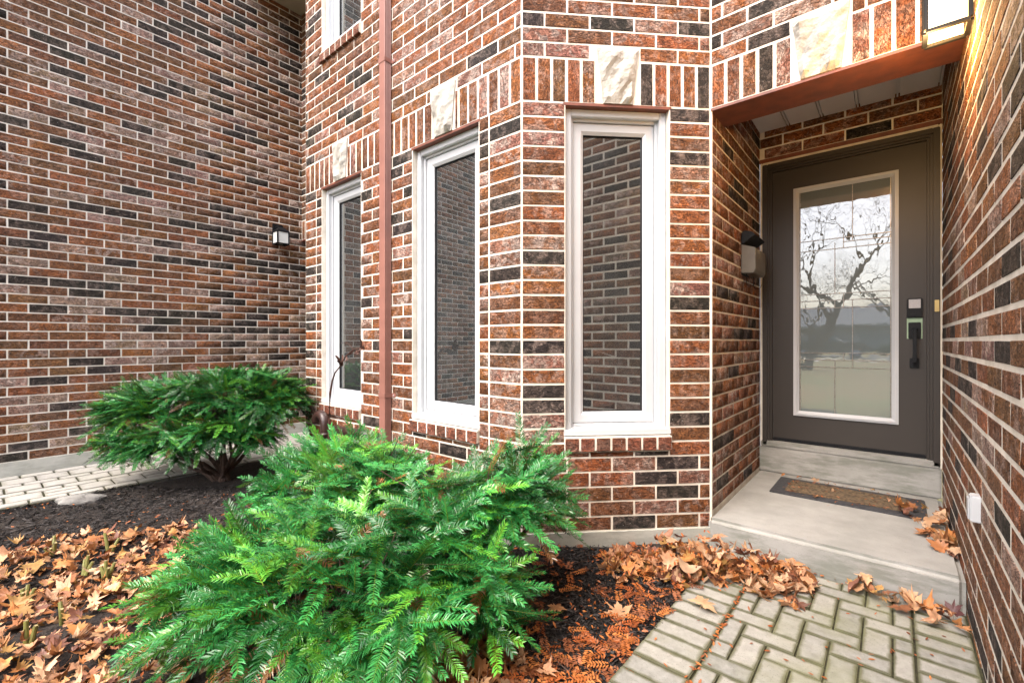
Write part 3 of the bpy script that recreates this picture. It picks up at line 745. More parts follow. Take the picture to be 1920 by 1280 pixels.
def leaf_geo(kind, curl, rs):
    o = leaf_outline(kind); n = len(o)
    P = [(0, -.05)] + [(x * .5, y * .5) for x, y in o] + [(x * rs.uniform(.92, 1.08), y * rs.uniform(.92, 1.08)) for x, y in o]
    k1, k2, ph, cx = rs.uniform(.3, 1.) * curl, rs.uniform(-.5, .9) * curl, rs.uniform(0, 6), rs.uniform(-.3, .3)
    V = []
    for x, y in P:
        r_ = math.hypot(x, y)
        z = k1 * (x - cx) ** 2 * .7 + k2 * y * y * .5 + .10 * curl * math.sin(3 * math.atan2(y, x) + ph) * r_ + .05 * curl * math.sin(9 * x + ph) + (.03 * abs(x))
        V.append((x * (1 - .12 * curl), y * (1 - .1 * curl), z))
    F = []
    for i in range(n):
        j = (i + 1) % n; F += [(0, 1 + i, 1 + j), (1 + i, 1 + n + i, 1 + n + j), (1 + i, 1 + n + j, 1 + j)]
    nb = len(V)   # stalk
    V += [(-.012, -.06, 0), (.012, -.06, 0), (.012 + cx * .2, -.62, .1), (cx * .2 - .005, -.62, .1)]; F += [(nb, nb + 1, nb + 2), (nb, nb + 2, nb + 3)]
    return np.array(V), np.array(F)
rl = random.Random(3); LEAFG = [leaf_geo(k, c, rl) for k in (0, 0, 0, 1, 1, 2, 0) for c in (.5, .9, 1.4, 1.9)]
LEAFM = []
for Vv, Ff in LEAFG:
    me = bpy.data.meshes.new('fallen_leaf'); me.from_pydata((Vv * .055).tolist(), [], Ff.tolist()); me.materials.append(M['leaf'])
    for p_ in me.polygons: p_.use_smooth = True
    LEAFM.append(me)
LC = [(.44, .21, .09), (.34, .135, .05), (.52, .30, .16), (.25, .105, .05), (.56, .36, .22), (.40, .23, .075), (.16, .065, .04), (.46, .19, .06), (.50, .27, .15)]
def leafcol():
    c = random.choice(LC); j = random.uniform(.75, 1.2); return (c[0] * j, c[1] * j, c[2] * j, 1)
def leaf(x, y, z, size=1., tilt=.35, col=None, label='', group='', mesh=None):
    o = bpy.data.objects.new('fallen_leaf', mesh or random.choice(LEAFM)); s = size * random.uniform(.55, 1.4)
    o.location = (x, y, z); o.scale = (s, s, s); o.color = col or leafcol()
    o.rotation_euler = (random.gauss(0, tilt), random.gauss(0, tilt), random.uniform(0, 6.28)) if random.random() < .75 else (math.pi + random.gauss(0, tilt), random.gauss(0, tilt), random.uniform(0, 6.28))
    if abs(o.rotation_euler.x) > 1.6: o.location.z += .018
    link(o); return tag(o, label, 'leaf', group)
# heap at the step
def heap_pt():
    t = random.random(); w_ = random.gauss(0, .33)
    px = -1.14 + t * .80; py = 2.13 + t * .38
    off = abs(w_) * .3
    x, y = px + off * .45, py - off * .9 + .03
    hh = .165 * math.exp(-((t - .55) / .33) ** 2) * max(0, 1 - off / .3)
    return x, y, hh
n = 0; VV, FF, CC = [], [], []; base = 0
def stuff_leaf(x, y, z, size, col, tilt=.5):
    global base
    Vv, Ff = random.choice(LEAFG); e = Matrix.Rotation(random.uniform(0, 6.28), 3, 'Z') @ Matrix.Rotation(random.gauss(0, tilt), 3, 'X') @ Matrix.Rotation(random.gauss(0, tilt), 3, 'Y')
    v = (Vv * .055 * size * random.uniform(.75, 1.25)) @ np.array(e).T + np.array([x, y, z])
    VV.append(v); FF.append(Ff + base); base += len(v); CC.append(np.tile(col, (len(v), 1)))
def heap_ok(x, y, m=.035): return (x - y + 3.42) * q > m and y < YE - .03 - m
while n < 120:
    x, y, hh = heap_pt()
    if not heap_ok(x, y): continue
    if n < 95: leaf(x, y, max(GP, GM) + .012 + hh * random.uniform(.6, 1.1), 1.0, .32, label='curled brown maple leaf in the heap blown against the porch step', group='leaves heaped at the porch step')
    for _ in range(3):
        stuff_leaf(x + random.uniform(-.04, .04), y - random.uniform(0, .04), GP + .004 + hh * random.uniform(0, .7), .95, leafcol())
    n += 1
# left bed drift
n = 0
def left_zone():
    while True:
        z = random.uniform(1.15, 2.85); r_ = random.uniform(-3.1, -.75)
        p = cw(r_, z)
        lim = 2.38 + .38 * min(1, max(0, (r_ + 2.8) / .5)) + .05 * math.sin(r_ * 9)
        if z < lim and inbed(p.x, p.y): return p.x, p.y
while n < 165:
    x, y = left_zone(); pp = proj((x, y, GM))
    if not pp or pp[0] > 560 or pp[1] > 1330 or pp[0] < -60: continue
    leaf(x, y, bed_h(x, y) + random.uniform(.015, .05), 1.0, .30, label='dry tan maple leaf in the drift left of the near yew', group='leaves drifted over the left bed'); n += 1
for _ in range(2600):
    x, y = left_zone(); stuff_leaf(x, y, bed_h(x, y) + random.uniform(.004, .045), random.uniform(.35, .85), leafcol(), .38)
for _ in range(170):                                   # below the near bush, right side
    p = cw(random.uniform(-.65, .05), random.uniform(1.25, 1.72)); stuff_leaf(p.x, p.y, bed_h(p.x, p.y) + random.uniform(.004, .03), 1.05, leafcol(), .35)
for i in range(18):
    p = cw(random.uniform(-.45, .12), random.uniform(1.36, 1.62)); leaf(p.x, p.y, bed_h(p.x, p.y) + .03, 1.05, .3, label='brown maple leaf lying below the lower right edge of the near yew', group='leaves below the near yew')
o = big_mesh('leaf_litter', np.vstack(VV), np.vstack(FF), 'litter', {'lcol': ('FLOAT_COLOR', np.vstack(CC))}); tag(o, 'layer of broken brown leaves under the larger fallen leaves', 'leaf litter', kind='stuff')
# singles
LMp = LEAFM[0]
def on(px, py, h):     # where a pixel of the survey sketch meets level h
    z = -h * 850 / (py - 640); return cw((px - 960) / 850 * z, z, h)
for px, py, c, lb in ((1043, 1150, (.34, .17, .07, 1), 'flat tan maple leaf on the dark mulch below the bay'), (1165, 1155, (.44, .25, .13, 1), 'pale tan maple leaf on the mulch beside the red leaf'), (1215, 1160, (.20, .045, .035, 1), 'dull red leaf on the mulch at the paver edge'),
                      (1145, 1030, (.42, .33, .09, 1), 'yellow green maple leaf under the canted bay wall'), (1318, 1140, (.46, .30, .17, 1), 'curled pale leaf alone on the left edge of the pavers')):
    p = on(px, py, GM + .02 if px < 1300 else GP + .01); leaf(p.x, p.y, p.z + .006, 1.1, .12, c, lb, 'single leaves on the mulch', mesh=LEAFM[0])
for i in range(46):
    t = random.random(); y = 2.86 + t * .62; x = .222 - random.random() ** 1.6 * (.05 + .16 * t)
    leaf(x, y, -.960 + random.uniform(0, .05) * t, .85, .45, label='brown leaf gathered on the porch slab along the right wall', group='leaves on the porch slab')
for i in range(26):
    x = -.14 + i * .0138; leaf(x, 2.585 - random.random() * (.05 + .006 * i), GP + .010 + random.uniform(0, .035), .95, .35, label='brown leaf below the porch step at its right end', group='leaves below the right end of the step')
p = cw(0, 0); leaf(.185, 2.50, GP + .05, 1.35, .5, (.085, .03, .03, 1), 'large dark maroon leaf in the corner of step and right wall', 'leaves below the right end of the step', mesh=LEAFM[1])
for i, (x, y) in enumerate(((-.60, 3.74), (-.50, 3.76), (-.40, 3.72), (-.33, 3.66), (-.29, 3.55), (-.10, 3.72), (-.02, 3.52), (.02, 3.47), (-.36, 3.34))):
    leaf(x, y, -.952, .62, .25, label='small brown leaf lying on or beside the doormat', group='leaves on the doormat')
# little orange leaflets: singles and pinnate strips
VV, FF, CC = [], [], []; base = 0
lf = np.array([(0, -1, 0), (.30, -.45, .06), (.34, .2, .08), (0, 1, .02), (-.34, .2, .08), (-.30, -.45, .06), (0, -.1, -.03)])
ff = np.array([(6, 0, 1), (6, 1, 2), (6, 2, 3), (6, 3, 4), (6, 4, 5), (6, 5, 0)])
def leaflet(x, y, z, a, s, col, tilt=.35):
    global base
    e = Matrix.Rotation(a, 3, 'Z') @ Matrix.Rotation(random.gauss(0, tilt), 3, 'X') @ Matrix.Rotation(random.gauss(0, tilt), 3, 'Y')
    v = (lf * s) @ np.array(e).T + np.array([x, y, z]); VV.append(v); FF.append(ff + base); base += 7; CC.append(np.tile(col, (7, 1)))
def ocol():
    j = random.uniform(.75, 1.2); c = random.choice([(.40, .12, .028), (.32, .085, .022), (.46, .165, .045), (.34, .13, .06), (.20, .065, .025)]); return (c[0] * j, c[1] * j, c[2] * j, 1)
k = 0
while k < 4600:
    z = random.uniform(1.3, 2.5); r_ = random.uniform(-.25, .85); p = cw(r_, z)
    if not inbed(p.x, p.y): continue
    dens = .16 + 1.2 * max(0, (1.8 - z) / .4) + .45 * max(0, (p.x + 1.0) / .3)
    if random.random() > dens: continue
    zz = bed_h(p.x, p.y) + random.uniform(.008, .022)
    if random.random() < .13:
        a = random.uniform(0, 6.28); col = ocol()
        for i in range(7):
            for sd in (-1, 1):
                leaflet(p.x + math.cos(a) * i * .011 - math.sin(a) * sd * .009, p.y + math.sin(a) * i * .011 + math.cos(a) * sd * .009, zz + .006, a + sd * 1.0 - math.pi / 2, .0115, col, .2); k += 1
    else: leaflet(p.x, p.y, zz, random.uniform(0, 6.28), random.uniform(.009, .015), ocol()); k += 1
for _ in range(260):                                   # strays on pavers, slab, left bed
    u = random.random()
    if u < .35: x, y, z = PX0 + random.gauss(0, .006), random.uniform(1.3, 2.5), GP + .003
    elif u < .6: x, y, z = random.uniform(-.7, .2), random.uniform(1.5, 2.6), GP + .004
    elif u < .72: x, y, z = random.uniform(-.5, .15), random.uniform(3.2, 3.7), -.954
    elif u < .8: x, y, z = random.uniform(-.3, .2), random.uniform(2.55, 2.61), GP + .006
    else: x, y = left_zone(); z = bed_h(x, y) + .03
    leaflet(x, y, z, random.uniform(0, 6.28), random.uniform(.008, .013), ocol(), .2)
for _ in range(420):
    p = cw(random.uniform(-3.6, -.9), random.uniform(2.0, 3.4))
    if inbed(p.x, p.y): leaflet(p.x, p.y, bed_h(p.x, p.y) + .016, random.uniform(0, 6.28), random.uniform(.008, .013), ocol())
for _ in range(240):
    x, y, hh = heap_pt()
    if heap_ok(x, y): leaflet(x + random.uniform(-.02, .02), y - random.uniform(0, .12), GP + .02 + hh, random.uniform(0, 6.28), random.uniform(.010, .015), ocol(), .5)
for _ in range(160): leaflet(-4.0 + random.gauss(-.5, .12), 2.55 + random.gauss(0, .1), GL + random.uniform(.005, .05), random.uniform(0, 6.28), .02, ocol(), .5)
for _ in range(120):
    leaflet(random.uniform(-.55, .15), random.uniform(3.33, 3.74), -.955, random.uniform(0, 6.28), random.uniform(.006, .014), random.choice([ocol(), (.16, .08, .04, 1), (.25, .14, .07, 1)]), .25)
o = big_mesh('orange_leaflets', np.vstack(VV), np.vstack(FF), 'litter', {'lcol': ('FLOAT_COLOR', np.vstack(CC))}); tag(o, 'small orange leaflets scattered over dark mulch and pavers', 'leaflets', kind='stuff')

# thin fallen twigs
mb = MB()
for _ in range(90):
    if random.random() < .7: x, y = left_zone(); z = bed_h(x, y) + .035
    else:
        p = cw(random.uniform(-.1, .6), random.uniform(1.4, 2.3)); x, y = p.x, p.y
        if not inbed(x, y): continue
        z = bed_h(x, y) + .02
    a = random.uniform(0, 6.28); L = random.uniform(.06, .2); d = Vector((math.cos(a), math.sin(a), random.uniform(-.08, .12))); p0 = Vector((x, y, z)); sd = Vector((-d.y, d.x, 0)) * random.uniform(-.02, .02)
    mb.tube([p0, p0 + d * L * .5 + sd, p0 + d * L], [.0022, .0018, .001], 5)
tw_ = mb.build('twigs', 'bark'); tag(tw_, 'thin dry twigs strewn among the fallen leaves', 'twigs', kind='stuff')

# ------------------------------------------------------------------ yew bushes
def twig(L, nl, r):
    """twig along +x, needles in two ranks. returns verts, tris, kind(0 needle base,1 needle tip,2 stem)"""
    n = int(L / .0056); V, F, K = [], [], []
    for i in range(n):
        x = L * (.06 + .94 * i / n)
        t = i / n; l = nl * (1 - .45 * t ** 3) * r.uniform(.8, 1.12) * (.55 + .45 * min(1, t * 6))
        for sd in (-1, 1):
            a = R(66 - 26 * t + r.uniform(-9, 9)); el = R(r.uniform(-4, 26)); w_ = .0019
            d = np.array([math.cos(a) * math.cos(el), sd * math.sin(a) * math.cos(el), math.sin(el)])
            nrm = np.array([-math.sin(a), sd * math.cos(a), 0]) * w_ + np.array([0, 0, r.uniform(-.5, .5) * w_])
            p0 = np.array([x + r.uniform(-.001, .001), 0, 0]); pm_ = p0 + d * l * .6 + np.array([0, 0, l * .02]); p1 = p0 + d * l + np.array([.002, 0, -l * r.uniform(.02, .18)])
            b = len(V); V += [p0 - nrm * .5, p0 + nrm * .5, pm_ + nrm, pm_ - nrm, p1]; K += [0, 0, 1, 1, 1]
            F += [(b, b + 1, b + 2), (b, b + 2, b + 3), (b + 3, b + 2, b + 4)]
    for d_ in ((0, .0011, -.0006), (0, -.0011, -.0006), (0, 0, .0013)): pass
    b = len(V); R0 = .0014
    V += [np.array(v) for v in ((0, R0, -R0 * .6), (0, -R0, -R0 * .6), (0, 0, R0), (L * .98, R0 * .4, 0), (L * .98, -R0 * .4, 0), (L * .98, 0, R0 * .5))]; K += [2] * 6
    for i in range(3): j = (i + 1) % 3; F += [(b + i, b + j, b + 3 + j), (b + i, b + 3 + j, b + 3 + i)]
    return np.array(V), np.array(F), np.array(K)
TW = [twig(L, nl, random.Random(i)) for i, (L, nl) in enumerate(((.11, .028), (.13, .031), (.16, .033), (.20, .034), (.10, .026), (.14, .032)))]
def branchlet(r, n_side, L):
    out = []     # (twig index, matrix4)
    tw_t = r.choice((2, 3)); out.append((tw_t, Matrix.Translation((L * .62, 0, 0))))
    out.append((3, Matrix.Identity(4))); out.append((2, Matrix.Translation((L * .33, 0, 0))))
    for i in range(n_side):
        x = L * (.12 + .78 * i / n_side); sd = 1 if i % 2 else -1
        out.append((r.randrange(6), Matrix.Translation((x, 0, 0)) @ Matrix.Rotation(sd * R(r.uniform(32, 58)), 4, 'Z') @ Matrix.Rotation(R(r.uniform(-14, 12)), 4, 'Y') @ Matrix.Rotation(R(r.uniform(-25, 25)), 4, 'X')))
    return out
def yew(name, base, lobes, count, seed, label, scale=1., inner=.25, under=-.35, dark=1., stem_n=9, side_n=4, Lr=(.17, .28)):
    r = random.Random(seed); root = empty(name, base, label, 'shrub')
    VV, FF, CC = [], [], []; nb = 0; tips = []
    areas = [l[3] * l[4] + l[3] * l[5] + l[4] * l[5] for l in lobes]; tot = sum(areas)
    def inside(p, skip, k=.86):
        for i, l in enumerate(lobes):
            if i == skip: continue
            dr, dz, dh = p[0] - l[0], p[1] - l[1], p[2] - l[2]
            if (dr / l[3]) ** 2 + (dz / l[4]) ** 2 + (dh / l[5]) ** 2 < k: return True
        return False
    made = 0
    while made < count:
        u = r.random() * tot; li = 0
        while u > areas[li]: u -= areas[li]; li += 1
        l = lobes[li]
        g = Vector((r.gauss(0, 1), r.gauss(0, 1), r.gauss(0, 1))).normalized()
        if g.z < under: continue
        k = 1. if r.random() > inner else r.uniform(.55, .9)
        pr = (l[0] + g.x * l[3] * k, l[1] + g.y * l[4] * k, l[2] + g.z * l[5] * k)
        if inside(pr, li): continue
        L = r.uniform(*Lr) * scale
        # direction outward, flattened; rims droop
        ctr = Vector((base[0], base[1], 0)); p = cw(pr[0], pr[1], pr[2])
        g2 = cw(g.x, g.y) .normalized() if abs(g.x) + abs(g.y) > .01 else Vector((1, 0, 0))
        d2 = (p - ctr); d2.z = 0; d2 = (d2.normalized() * .55 + g2 * .45 * (1 - g.z * .5)).normalized()
        hz = g.z
        el = R(8 + 34 * max(0, hz) ** 1.5 - 48 * max(0, .45 - hz) + r.gauss(0, 17))
        az = r.gauss(0, .65); d2 = Matrix.Rotation(az, 3, 'Z') @ d2
        d = (d2 * math.cos(el) + Vector((0, 0, 1)) * math.sin(el)).normalized()
        up = Vector((0, 0, 1)) + d2 * r.uniform(-.15, .45) + Vector((r.gauss(0, .22), r.gauss(0, .22), 0))
        if hz < .3: up += d2 * .5
        Y = up.cross(d).normalized(); Z = d.cross(Y)
        rootp = p - d * L * 1.0
        B = Matrix(((d.x, Y.x, Z.x, rootp.x), (d.y, Y.y, Z.y, rootp.y), (d.z, Y.z, Z.z, rootp.z), (0, 0, 0, 1)))
        bright = r.choice((.5, .75, 1., 1.2, 1.45)) * r.uniform(.9, 1.1) * dark * (.62 if k < 1 else 1.); young = r.random() < .16  # inner sprays get darker colour, painting in the shade of the gaps
        for ti, m4 in branchlet(r, side_n, L):
            Vt, Ft, Kt = TW[ti]; Mx = np.array(B @ m4)
            v = (Vt * scale) @ Mx[:3, :3].T + Mx[:3, 3]
            # gravity sag along the spray
            rel = v - np.array(rootp); dist = np.linalg.norm(rel[:, :2], axis=1); v[:, 2] -= .28 * dist ** 2 / scale
            br = bright * r.uniform(.8, 1.15); yy = young or r.random() < .10
            c0 = np.array([.060, .27, .055]) * br if not yy else np.array([.15, .38, .030]) * br
            c1 = np.array([.040, .255, .060]) * br if not yy else np.array([.10, .37, .045]) * br
            c2 = np.array([.17, .22, .022]) * (br if True else 1)
            if r.random() < .025: c0 = np.array([.20, .10, .035]) * br; c1 = np.array([.24, .11, .04]) * br
            VV.append(v); FF.append(Ft + nb); nb += len(v)
            cc = np.empty((len(v), 4)); cc[:, 3] = 1; cc[Kt == 0, :3] = c0; cc[Kt == 1, :3] = c1; cc[Kt == 2, :3] = c2; CC.append(cc)
        tips.append(rootp); made += 1
    V = np.vstack(VV)
    fo = big_mesh('crown', V, np.vstack(FF), 'needle', {'lcol': ('FLOAT_COLOR', np.vstack(CC))}, root)
    # stems: base -> lobe centres -> sprays
    mb = MB(); bv = Vector(base)
    hubs = []
    for l in lobes:
        for kx in range(max(2, stem_n // len(lobes) + 1)):
            e = cw(l[0] + r.uniform(-.6, .6) * l[3], l[1] + r.uniform(-.6, .6) * l[4], l[2] + r.uniform(-.3, .25) * l[5])
            mid = bv.lerp(e, .45) + Vector((r.uniform(-.06, .06), r.uniform(-.06, .06), r.uniform(-.06, .02)))
            st = bv + Vector((r.uniform(-.05, .05), r.uniform(-.05, .05), -.03))
            mb.tube([st, bv.lerp(mid, .5) + Vector((r.uniform(-.03, .03), r.uniform(-.03, .03), 0)), mid, mid.lerp(e, .55) + Vector((r.uniform(-.03, .03),) * 3), e], [.019, .016, .012, .009, .005], 7)
            hubs += [mid, mid.lerp(e, .5), e]
    mb.build('trunk', 'bark', root)
    mb = MB()
    for t in tips:
        if r.random() < .6:
            h = min(hubs, key=lambda x: (x - t).length)
            mb.tube([h, h.lerp(t, .5) + Vector((r.uniform(-.02, .02), r.uniform(-.02, .02), r.uniform(-.03, .0))), t], [.0045, .0032, .002], 4, cap=False)
    mb.build('branch', 'bark', root)['kind'] = 'stuff'
    return root
b1 = cw(-.35, 1.80, GM)
lob1 = [(-.55, 1.72, -.98, .60, .42, .38), (-.95, 1.72, -.95, .34, .36, .25), (.0, 1.98, -.72, .26, .24, .27), (-.82, 2.26, -.74, .43, .32, .25), (-.62, 1.50, -.98, .30, .18, .22)]
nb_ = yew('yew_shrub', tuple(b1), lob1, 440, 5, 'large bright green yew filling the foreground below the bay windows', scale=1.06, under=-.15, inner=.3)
b2 = Vector((-4.32, 1.36, GM))
lob2 = [(-2.90, 3.9, -.58, .56, .42, .26), (-2.35, 3.85, -.44, .55, .42, .20), (-1.95, 3.72, -.50, .23, .32, .25), (-2.92, 3.74, -.82, .42, .34, .20), (-2.3, 3.60, -.72, .42, .32, .22), (-2.65, 3.55, -.80, .35, .25, .20)]
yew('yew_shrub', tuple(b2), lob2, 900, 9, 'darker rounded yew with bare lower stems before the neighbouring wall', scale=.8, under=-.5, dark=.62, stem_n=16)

# ------------------------------------------------------------------ small things
# downspout
ds = empty('downspout', (-2.72, 1.86, -.9), 'pinkish brown rectangular downspout strapped to the bay', 'downspout')
x0, x1, y0, y1 = -2.757, -2.687, 1.834, 1.886
prof = [(x0, y1), (x0, y0 + .004), (x0 + .004, y0)]
prof += [(x1 - .004, y0), (x1, y0 + .004)]
for k in range(4):
    yy = y0 + .008 + k * .0105; prof += [(x1, yy), (x1 - .0035, yy + .003), (x1 - .0035, yy + .006), (x1, yy + .009)]
prof += [(x1, y1)]
mb = MB(); mb.prism(prof, lambda a, b_, d: (a, b_, d), -.83, 4.3); mb.build('pipe', 'downspout', ds)
for z in (1.955, -.375):
    mb = MB(); mb.box((x0 - .003, y0 - .003, z - .014), (x1 + .003, y0 - .0005, z + .014)); mb.box((x1 + .0005, y0 - .0005, z - .014), (x1 + .003, y1 + .006, z + .014)); mb.box((x0 - .003, y0 - .0005, z - .014), (x0 - .0005, y1 + .006, z + .014))
    mb.prism([(x1 + .003, z - .014), (x1 + .038, z - .014), (x1 + .048, z), (x1 + .038, z + .014), (x1 + .003, z + .014)], lambda a, b_, d: (a, d, b_), y1 + .003, y1 + .007)
    st = mb.build('strap', 'downspout', ds)
    mb = MB(); mb.tube([(x1 + .026, y1 + .004, z), (x1 + .026, y1 - .001, z)], .005, 10); mb.build('screw', 'greybtn', st)
# drain pipe behind the bush
dp = empty('drain_pipe', (-2.9, 1.75, -.9), 'dark brown plastic drain pipe bending behind the yew at the bay foot', 'pipe')
mb = MB(); pts = [(-2.70, 1.80, -.80), (-2.66, 1.76, -.72), (-2.62, 1.70, -.665), (-2.62, 1.63, -.66), (-2.64, 1.58, -.70), (-2.66, 1.56, -.80)]
mb.tube(pts, .042, 14); mb.build('elbow', 'pipe', dp, smooth=True)
mb = MB(); mb.tube([(-2.75, 1.80, -.66), (-3.0, 1.80, -.665), (-3.3, 1.80, -.68)], .034, 12); mb.build('straight_run', 'pipe', dp, smooth=True)
mb = MB(); ub = Vector((-3.52, 1.80, -.66)); mb.tube([ub + Vector((-.075 * math.cos(t), 0, .075 * math.sin(t))) for t in [R(k) for k in range(0, 181, 20)]] + [ub + Vector((.075, 0, -.25))], .036, 14); mb.tube([ub + Vector((.075, 0, -.06)), ub + Vector((.075, 0, -.085))], .042, 14); mb.build('vent_bend', 'pipe', dp, smooth=True)
# garden stake flower at y = 1.62
def plane_pt(px, py, Y):
    u = (px - 960) / 850; z = Y / (C40 + u * S40); return cw(u * z, z, (640 - py) / 850 * z)
gs = empty('garden_stake', tuple(plane_pt(617, 900, 1.60)), 'rusty metal flower garden stake curving in front of the left window', 'garden ornament')
SY = 1.60
pp = [plane_pt(x, y, SY) for x, y in ((616, 960), (617, 790), (619, 738), (623, 714), (628, 699), (638, 686), (648, 668), (662, 656), (678, 651))]
mb = MB(); mb.tube(pp, [.006, .008, .008, .006, .005, .004, .004, .004, .003], 8); mb.build('stem', 'rust', gs, smooth=True)
def petal(c, d, L, wd, cup=.3):
    mb = MB(); c = Vector(c); d = Vector(d).normalized(); s_ = d.cross(Vector((0, -1, .2))).normalized(); n_ = d.cross(s_)
    rows = []
    for i, (t, w_) in enumerate(((0, .25), (.3, .8), (.6, 1.), (.85, .6), (1, .05))):
        m_ = c + d * L * t + n_ * (-cup * L * t * t)
        rows += [m_ - s_ * wd * w_ + n_ * .004, m_ + n_ * -.004, m_ + s_ * wd * w_ + n_ * .004]
    mb.add(rows, [(i * 3 + j, i * 3 + j + 1, i * 3 + j + 4, i * 3 + j + 3) for i in range(4) for j in range(2)])
    o = mb.build('petal', 'rust', gs); sm = o.modifiers.new('s', 'SOLIDIFY'); sm.thickness = .0015
c = plane_pt(638, 686, SY)
for d in ((-.25, 0, 1), (.1, -.2, .95), (.9, 0, .35), (.75, -.4, .55), (-.1, .5, .8)): petal(c, d, .075, .014)
for k in range(7):
    t = k / 6; c = plane_pt(649 + 30 * t, 667 - 16 * t, SY); petal(c, (random.uniform(.2, 1), random.uniform(-.5, .5), random.uniform(-.8, .5)), .045, .010, .5)
for d in ((.95, 0, .1), (.5, 0, .9), (.2, -.3, -.8)): petal(plane_pt(676, 651, SY), d, .06, .013)
mb = MB(); mb.tube([plane_pt(x, y, SY) for x, y in ((662, 655), (655, 645), (646, 642), (638, 643))], [.003, .002, .002, .001], 6); mb.build('tendril', 'rust', gs)

# mailbox on the porch's left wall
mbx = empty('mailbox', (XF, 3.45, .55), 'grey brown metal mailbox with its lid up on the porch wall left of the door', 'mailbox')
mx0, mx1, my0, my1, mz0, mz1 = XF + .004, XF + .088, 3.29, 3.60, .455, .645
mb = MB(); poly = [(mx0, mz0), (mx1 - .01, mz0 - .005), (mx1, mz0 + .02), (mx1, mz1 - .03), (mx0, mz1)]
mb.prism(poly, lambda a, b_, d: (a, d, b_), my0, my1); mb.build('box', 'mailbox', mbx, bevel=.003)
mb = MB(); mb.prism([(mx0, mz1 + .002), (mx0 + .012, mz1 + .004), (mx0 + .082, mz1 + .055), (mx0 + .062, mz1 + .078), (mx0 + .02, mz1 + .09), (mx0, mz1 + .08)], lambda a, b_, d: (a, d, b_), my0 + .002, my1 - .002); mb.build('lid', 'black', mbx, bevel=.003)
mb = MB(); mb.box((XF + .0005, my0 - .004, mz0 - .01), (XF + .004, my1 + .004, mz1 + .06)); mb.build('back_plate', 'black', mbx)
for yy in (3.34, 3.54):
    mb = MB(); mb.tube([(mx0 + .02, yy, mz0), (mx0 + .02, yy, mz0 - .06)] + [(mx0 + .045 - .025 * math.cos(R(a)), yy, mz0 - .06 - .03 * math.sin(R(a))) for a in range(0, 181, 30)], .002, 6); mb.build('newspaper_hook', 'black', mbx)

# lit porch lantern at the upper right
def lantern(name, origin, sx, sy, h, label, glass, lit=None, roof=True):
    """origin = centre of the lantern underside"""
    e = empty(name, origin, label, 'lamp'); o = Vector(origin)
    def bx(nm, a, b_, mat, bev=0): m_ = MB(); m_.box(tuple(o + Vector(a)), tuple(o + Vector(b_))); return m_.build(nm, mat, e, bevel=bev)
    t = .009
    m_ = MB()
    for z in (0, h):
        for s in (-1, 1):
            m_.box(tuple(o + Vector((-sx, s * sy - t, z))), tuple(o + Vector((sx, s * sy + t, z + .014))))
            m_.box(tuple(o + Vector((s * sx - t, -sy + t, z + .0005))), tuple(o + Vector((s * sx + t, sy - t, z + .0135))))
    for s in (-1, 1):
        for s2 in (-1, 1): m_.box(tuple(o + Vector((s * sx - t * .8, s2 * sy - t * .8, .013))), tuple(o + Vector((s * sx + t * .8, s2 * sy + t * .8, h + .002))))
    m_.build('cage', 'black', e, bevel=.0015, seg=1)
    for s in (-1, 1):
        m_ = MB(); m_.box(tuple(o + Vector((-sx + t, s * sy - .0015, .014))), tuple(o + Vector((sx - t, s * sy + .0015, h)))); m_.build('pane', glass, e)
        m_ = MB(); m_.box(tuple(o + Vector((s * sx - .0015, -sy + t, .014))), tuple(o + Vector((s * sx + .0015, sy - t, h)))); m_.build('pane', glass, e)
    m_ = MB(); k = 1.14
    m_.add([o + Vector((a * sx * k, b_ * sy * k, h + .014)) for a, b_ in ((-1, -1), (1, -1), (1, 1), (-1, 1))] + [o + Vector((a * sx * .35, b_ * sy * .35, h + .062)) for a, b_ in ((-1, -1), (1, -1), (1, 1), (-1, 1))],
           [(3, 2, 1, 0), (4, 5, 6, 7), (0, 1, 5, 4), (1, 2, 6, 5), (2, 3, 7, 6), (3, 0, 4, 7)]); m_.build('roof', 'black', e, bevel=.003)
    return e, o
pl, o = lantern('porch_lantern', (.163, 2.47, 1.205), .062, .062, .23, 'lit black lantern with warm glowing glass high on the right wall', 'bulb')
mb = MB(); mb.box((XH - .016, 2.41, 1.33), (XH - .001, 2.53, 1.58)); mb.build('wall_plate', 'black', pl, bevel=.004)
mb = MB(); mb.tube([(XH - .012, 2.47, 1.54), (.19, 2.47, 1.56), (.163, 2.47, 1.515), (.163, 2.47, 1.49)], .008, 8); mb.build('arm', 'black', pl)
mb = MB(); mb.tube([(.163, 2.47, 1.222), (.163, 2.47, 1.226)], .045, 12); mb.build('light_diffuser', 'bulb', pl)
ld = bpy.data.lights.new('porch_bulb', 'POINT'); ld.energy = 6.5; ld.color = (1, .56, .2); ld.shadow_soft_size = .05
lo = bpy.data.objects.new('porch_bulb', ld); lo.location = Vector((.105, 2.41, 1.16)) - pworld(pl); link(lo, pl)
# unlit lantern on neighbouring wall
ll, o = lantern('wall_lantern', (XA + .115, 2.40, 1.165), .065, .065, .145, 'unlit black lantern with frosted glass on the neighbouring brick wall', 'frost')
mb = MB(); mb.box((XA + .001, 2.345, 1.24), (XA + .018, 2.455, 1.43)); mb.build('wall_plate', 'black', ll, bevel=.003)
mb = MB(); mb.box((XA + .018, 2.375, 1.375), (XA + .12, 2.425, 1.40)); mb.build('arm', 'black', ll, bevel=.003)
# white outlet box on the right wall
ob = MB(); ob.box((XH - .030, 2.250, -.632), (XH + .0005, 2.302, -.540)); ob = ob.build('outlet_box', 'white', bevel=.004); tag(ob, 'small white plastic box low on the right brick wall', 'outlet')
mb = MB(); mb.box((XH - .035, 2.254, -.625), (XH - .0305, 2.298, -.55)); mb.build('cover', 'white', ob, bevel=.002)
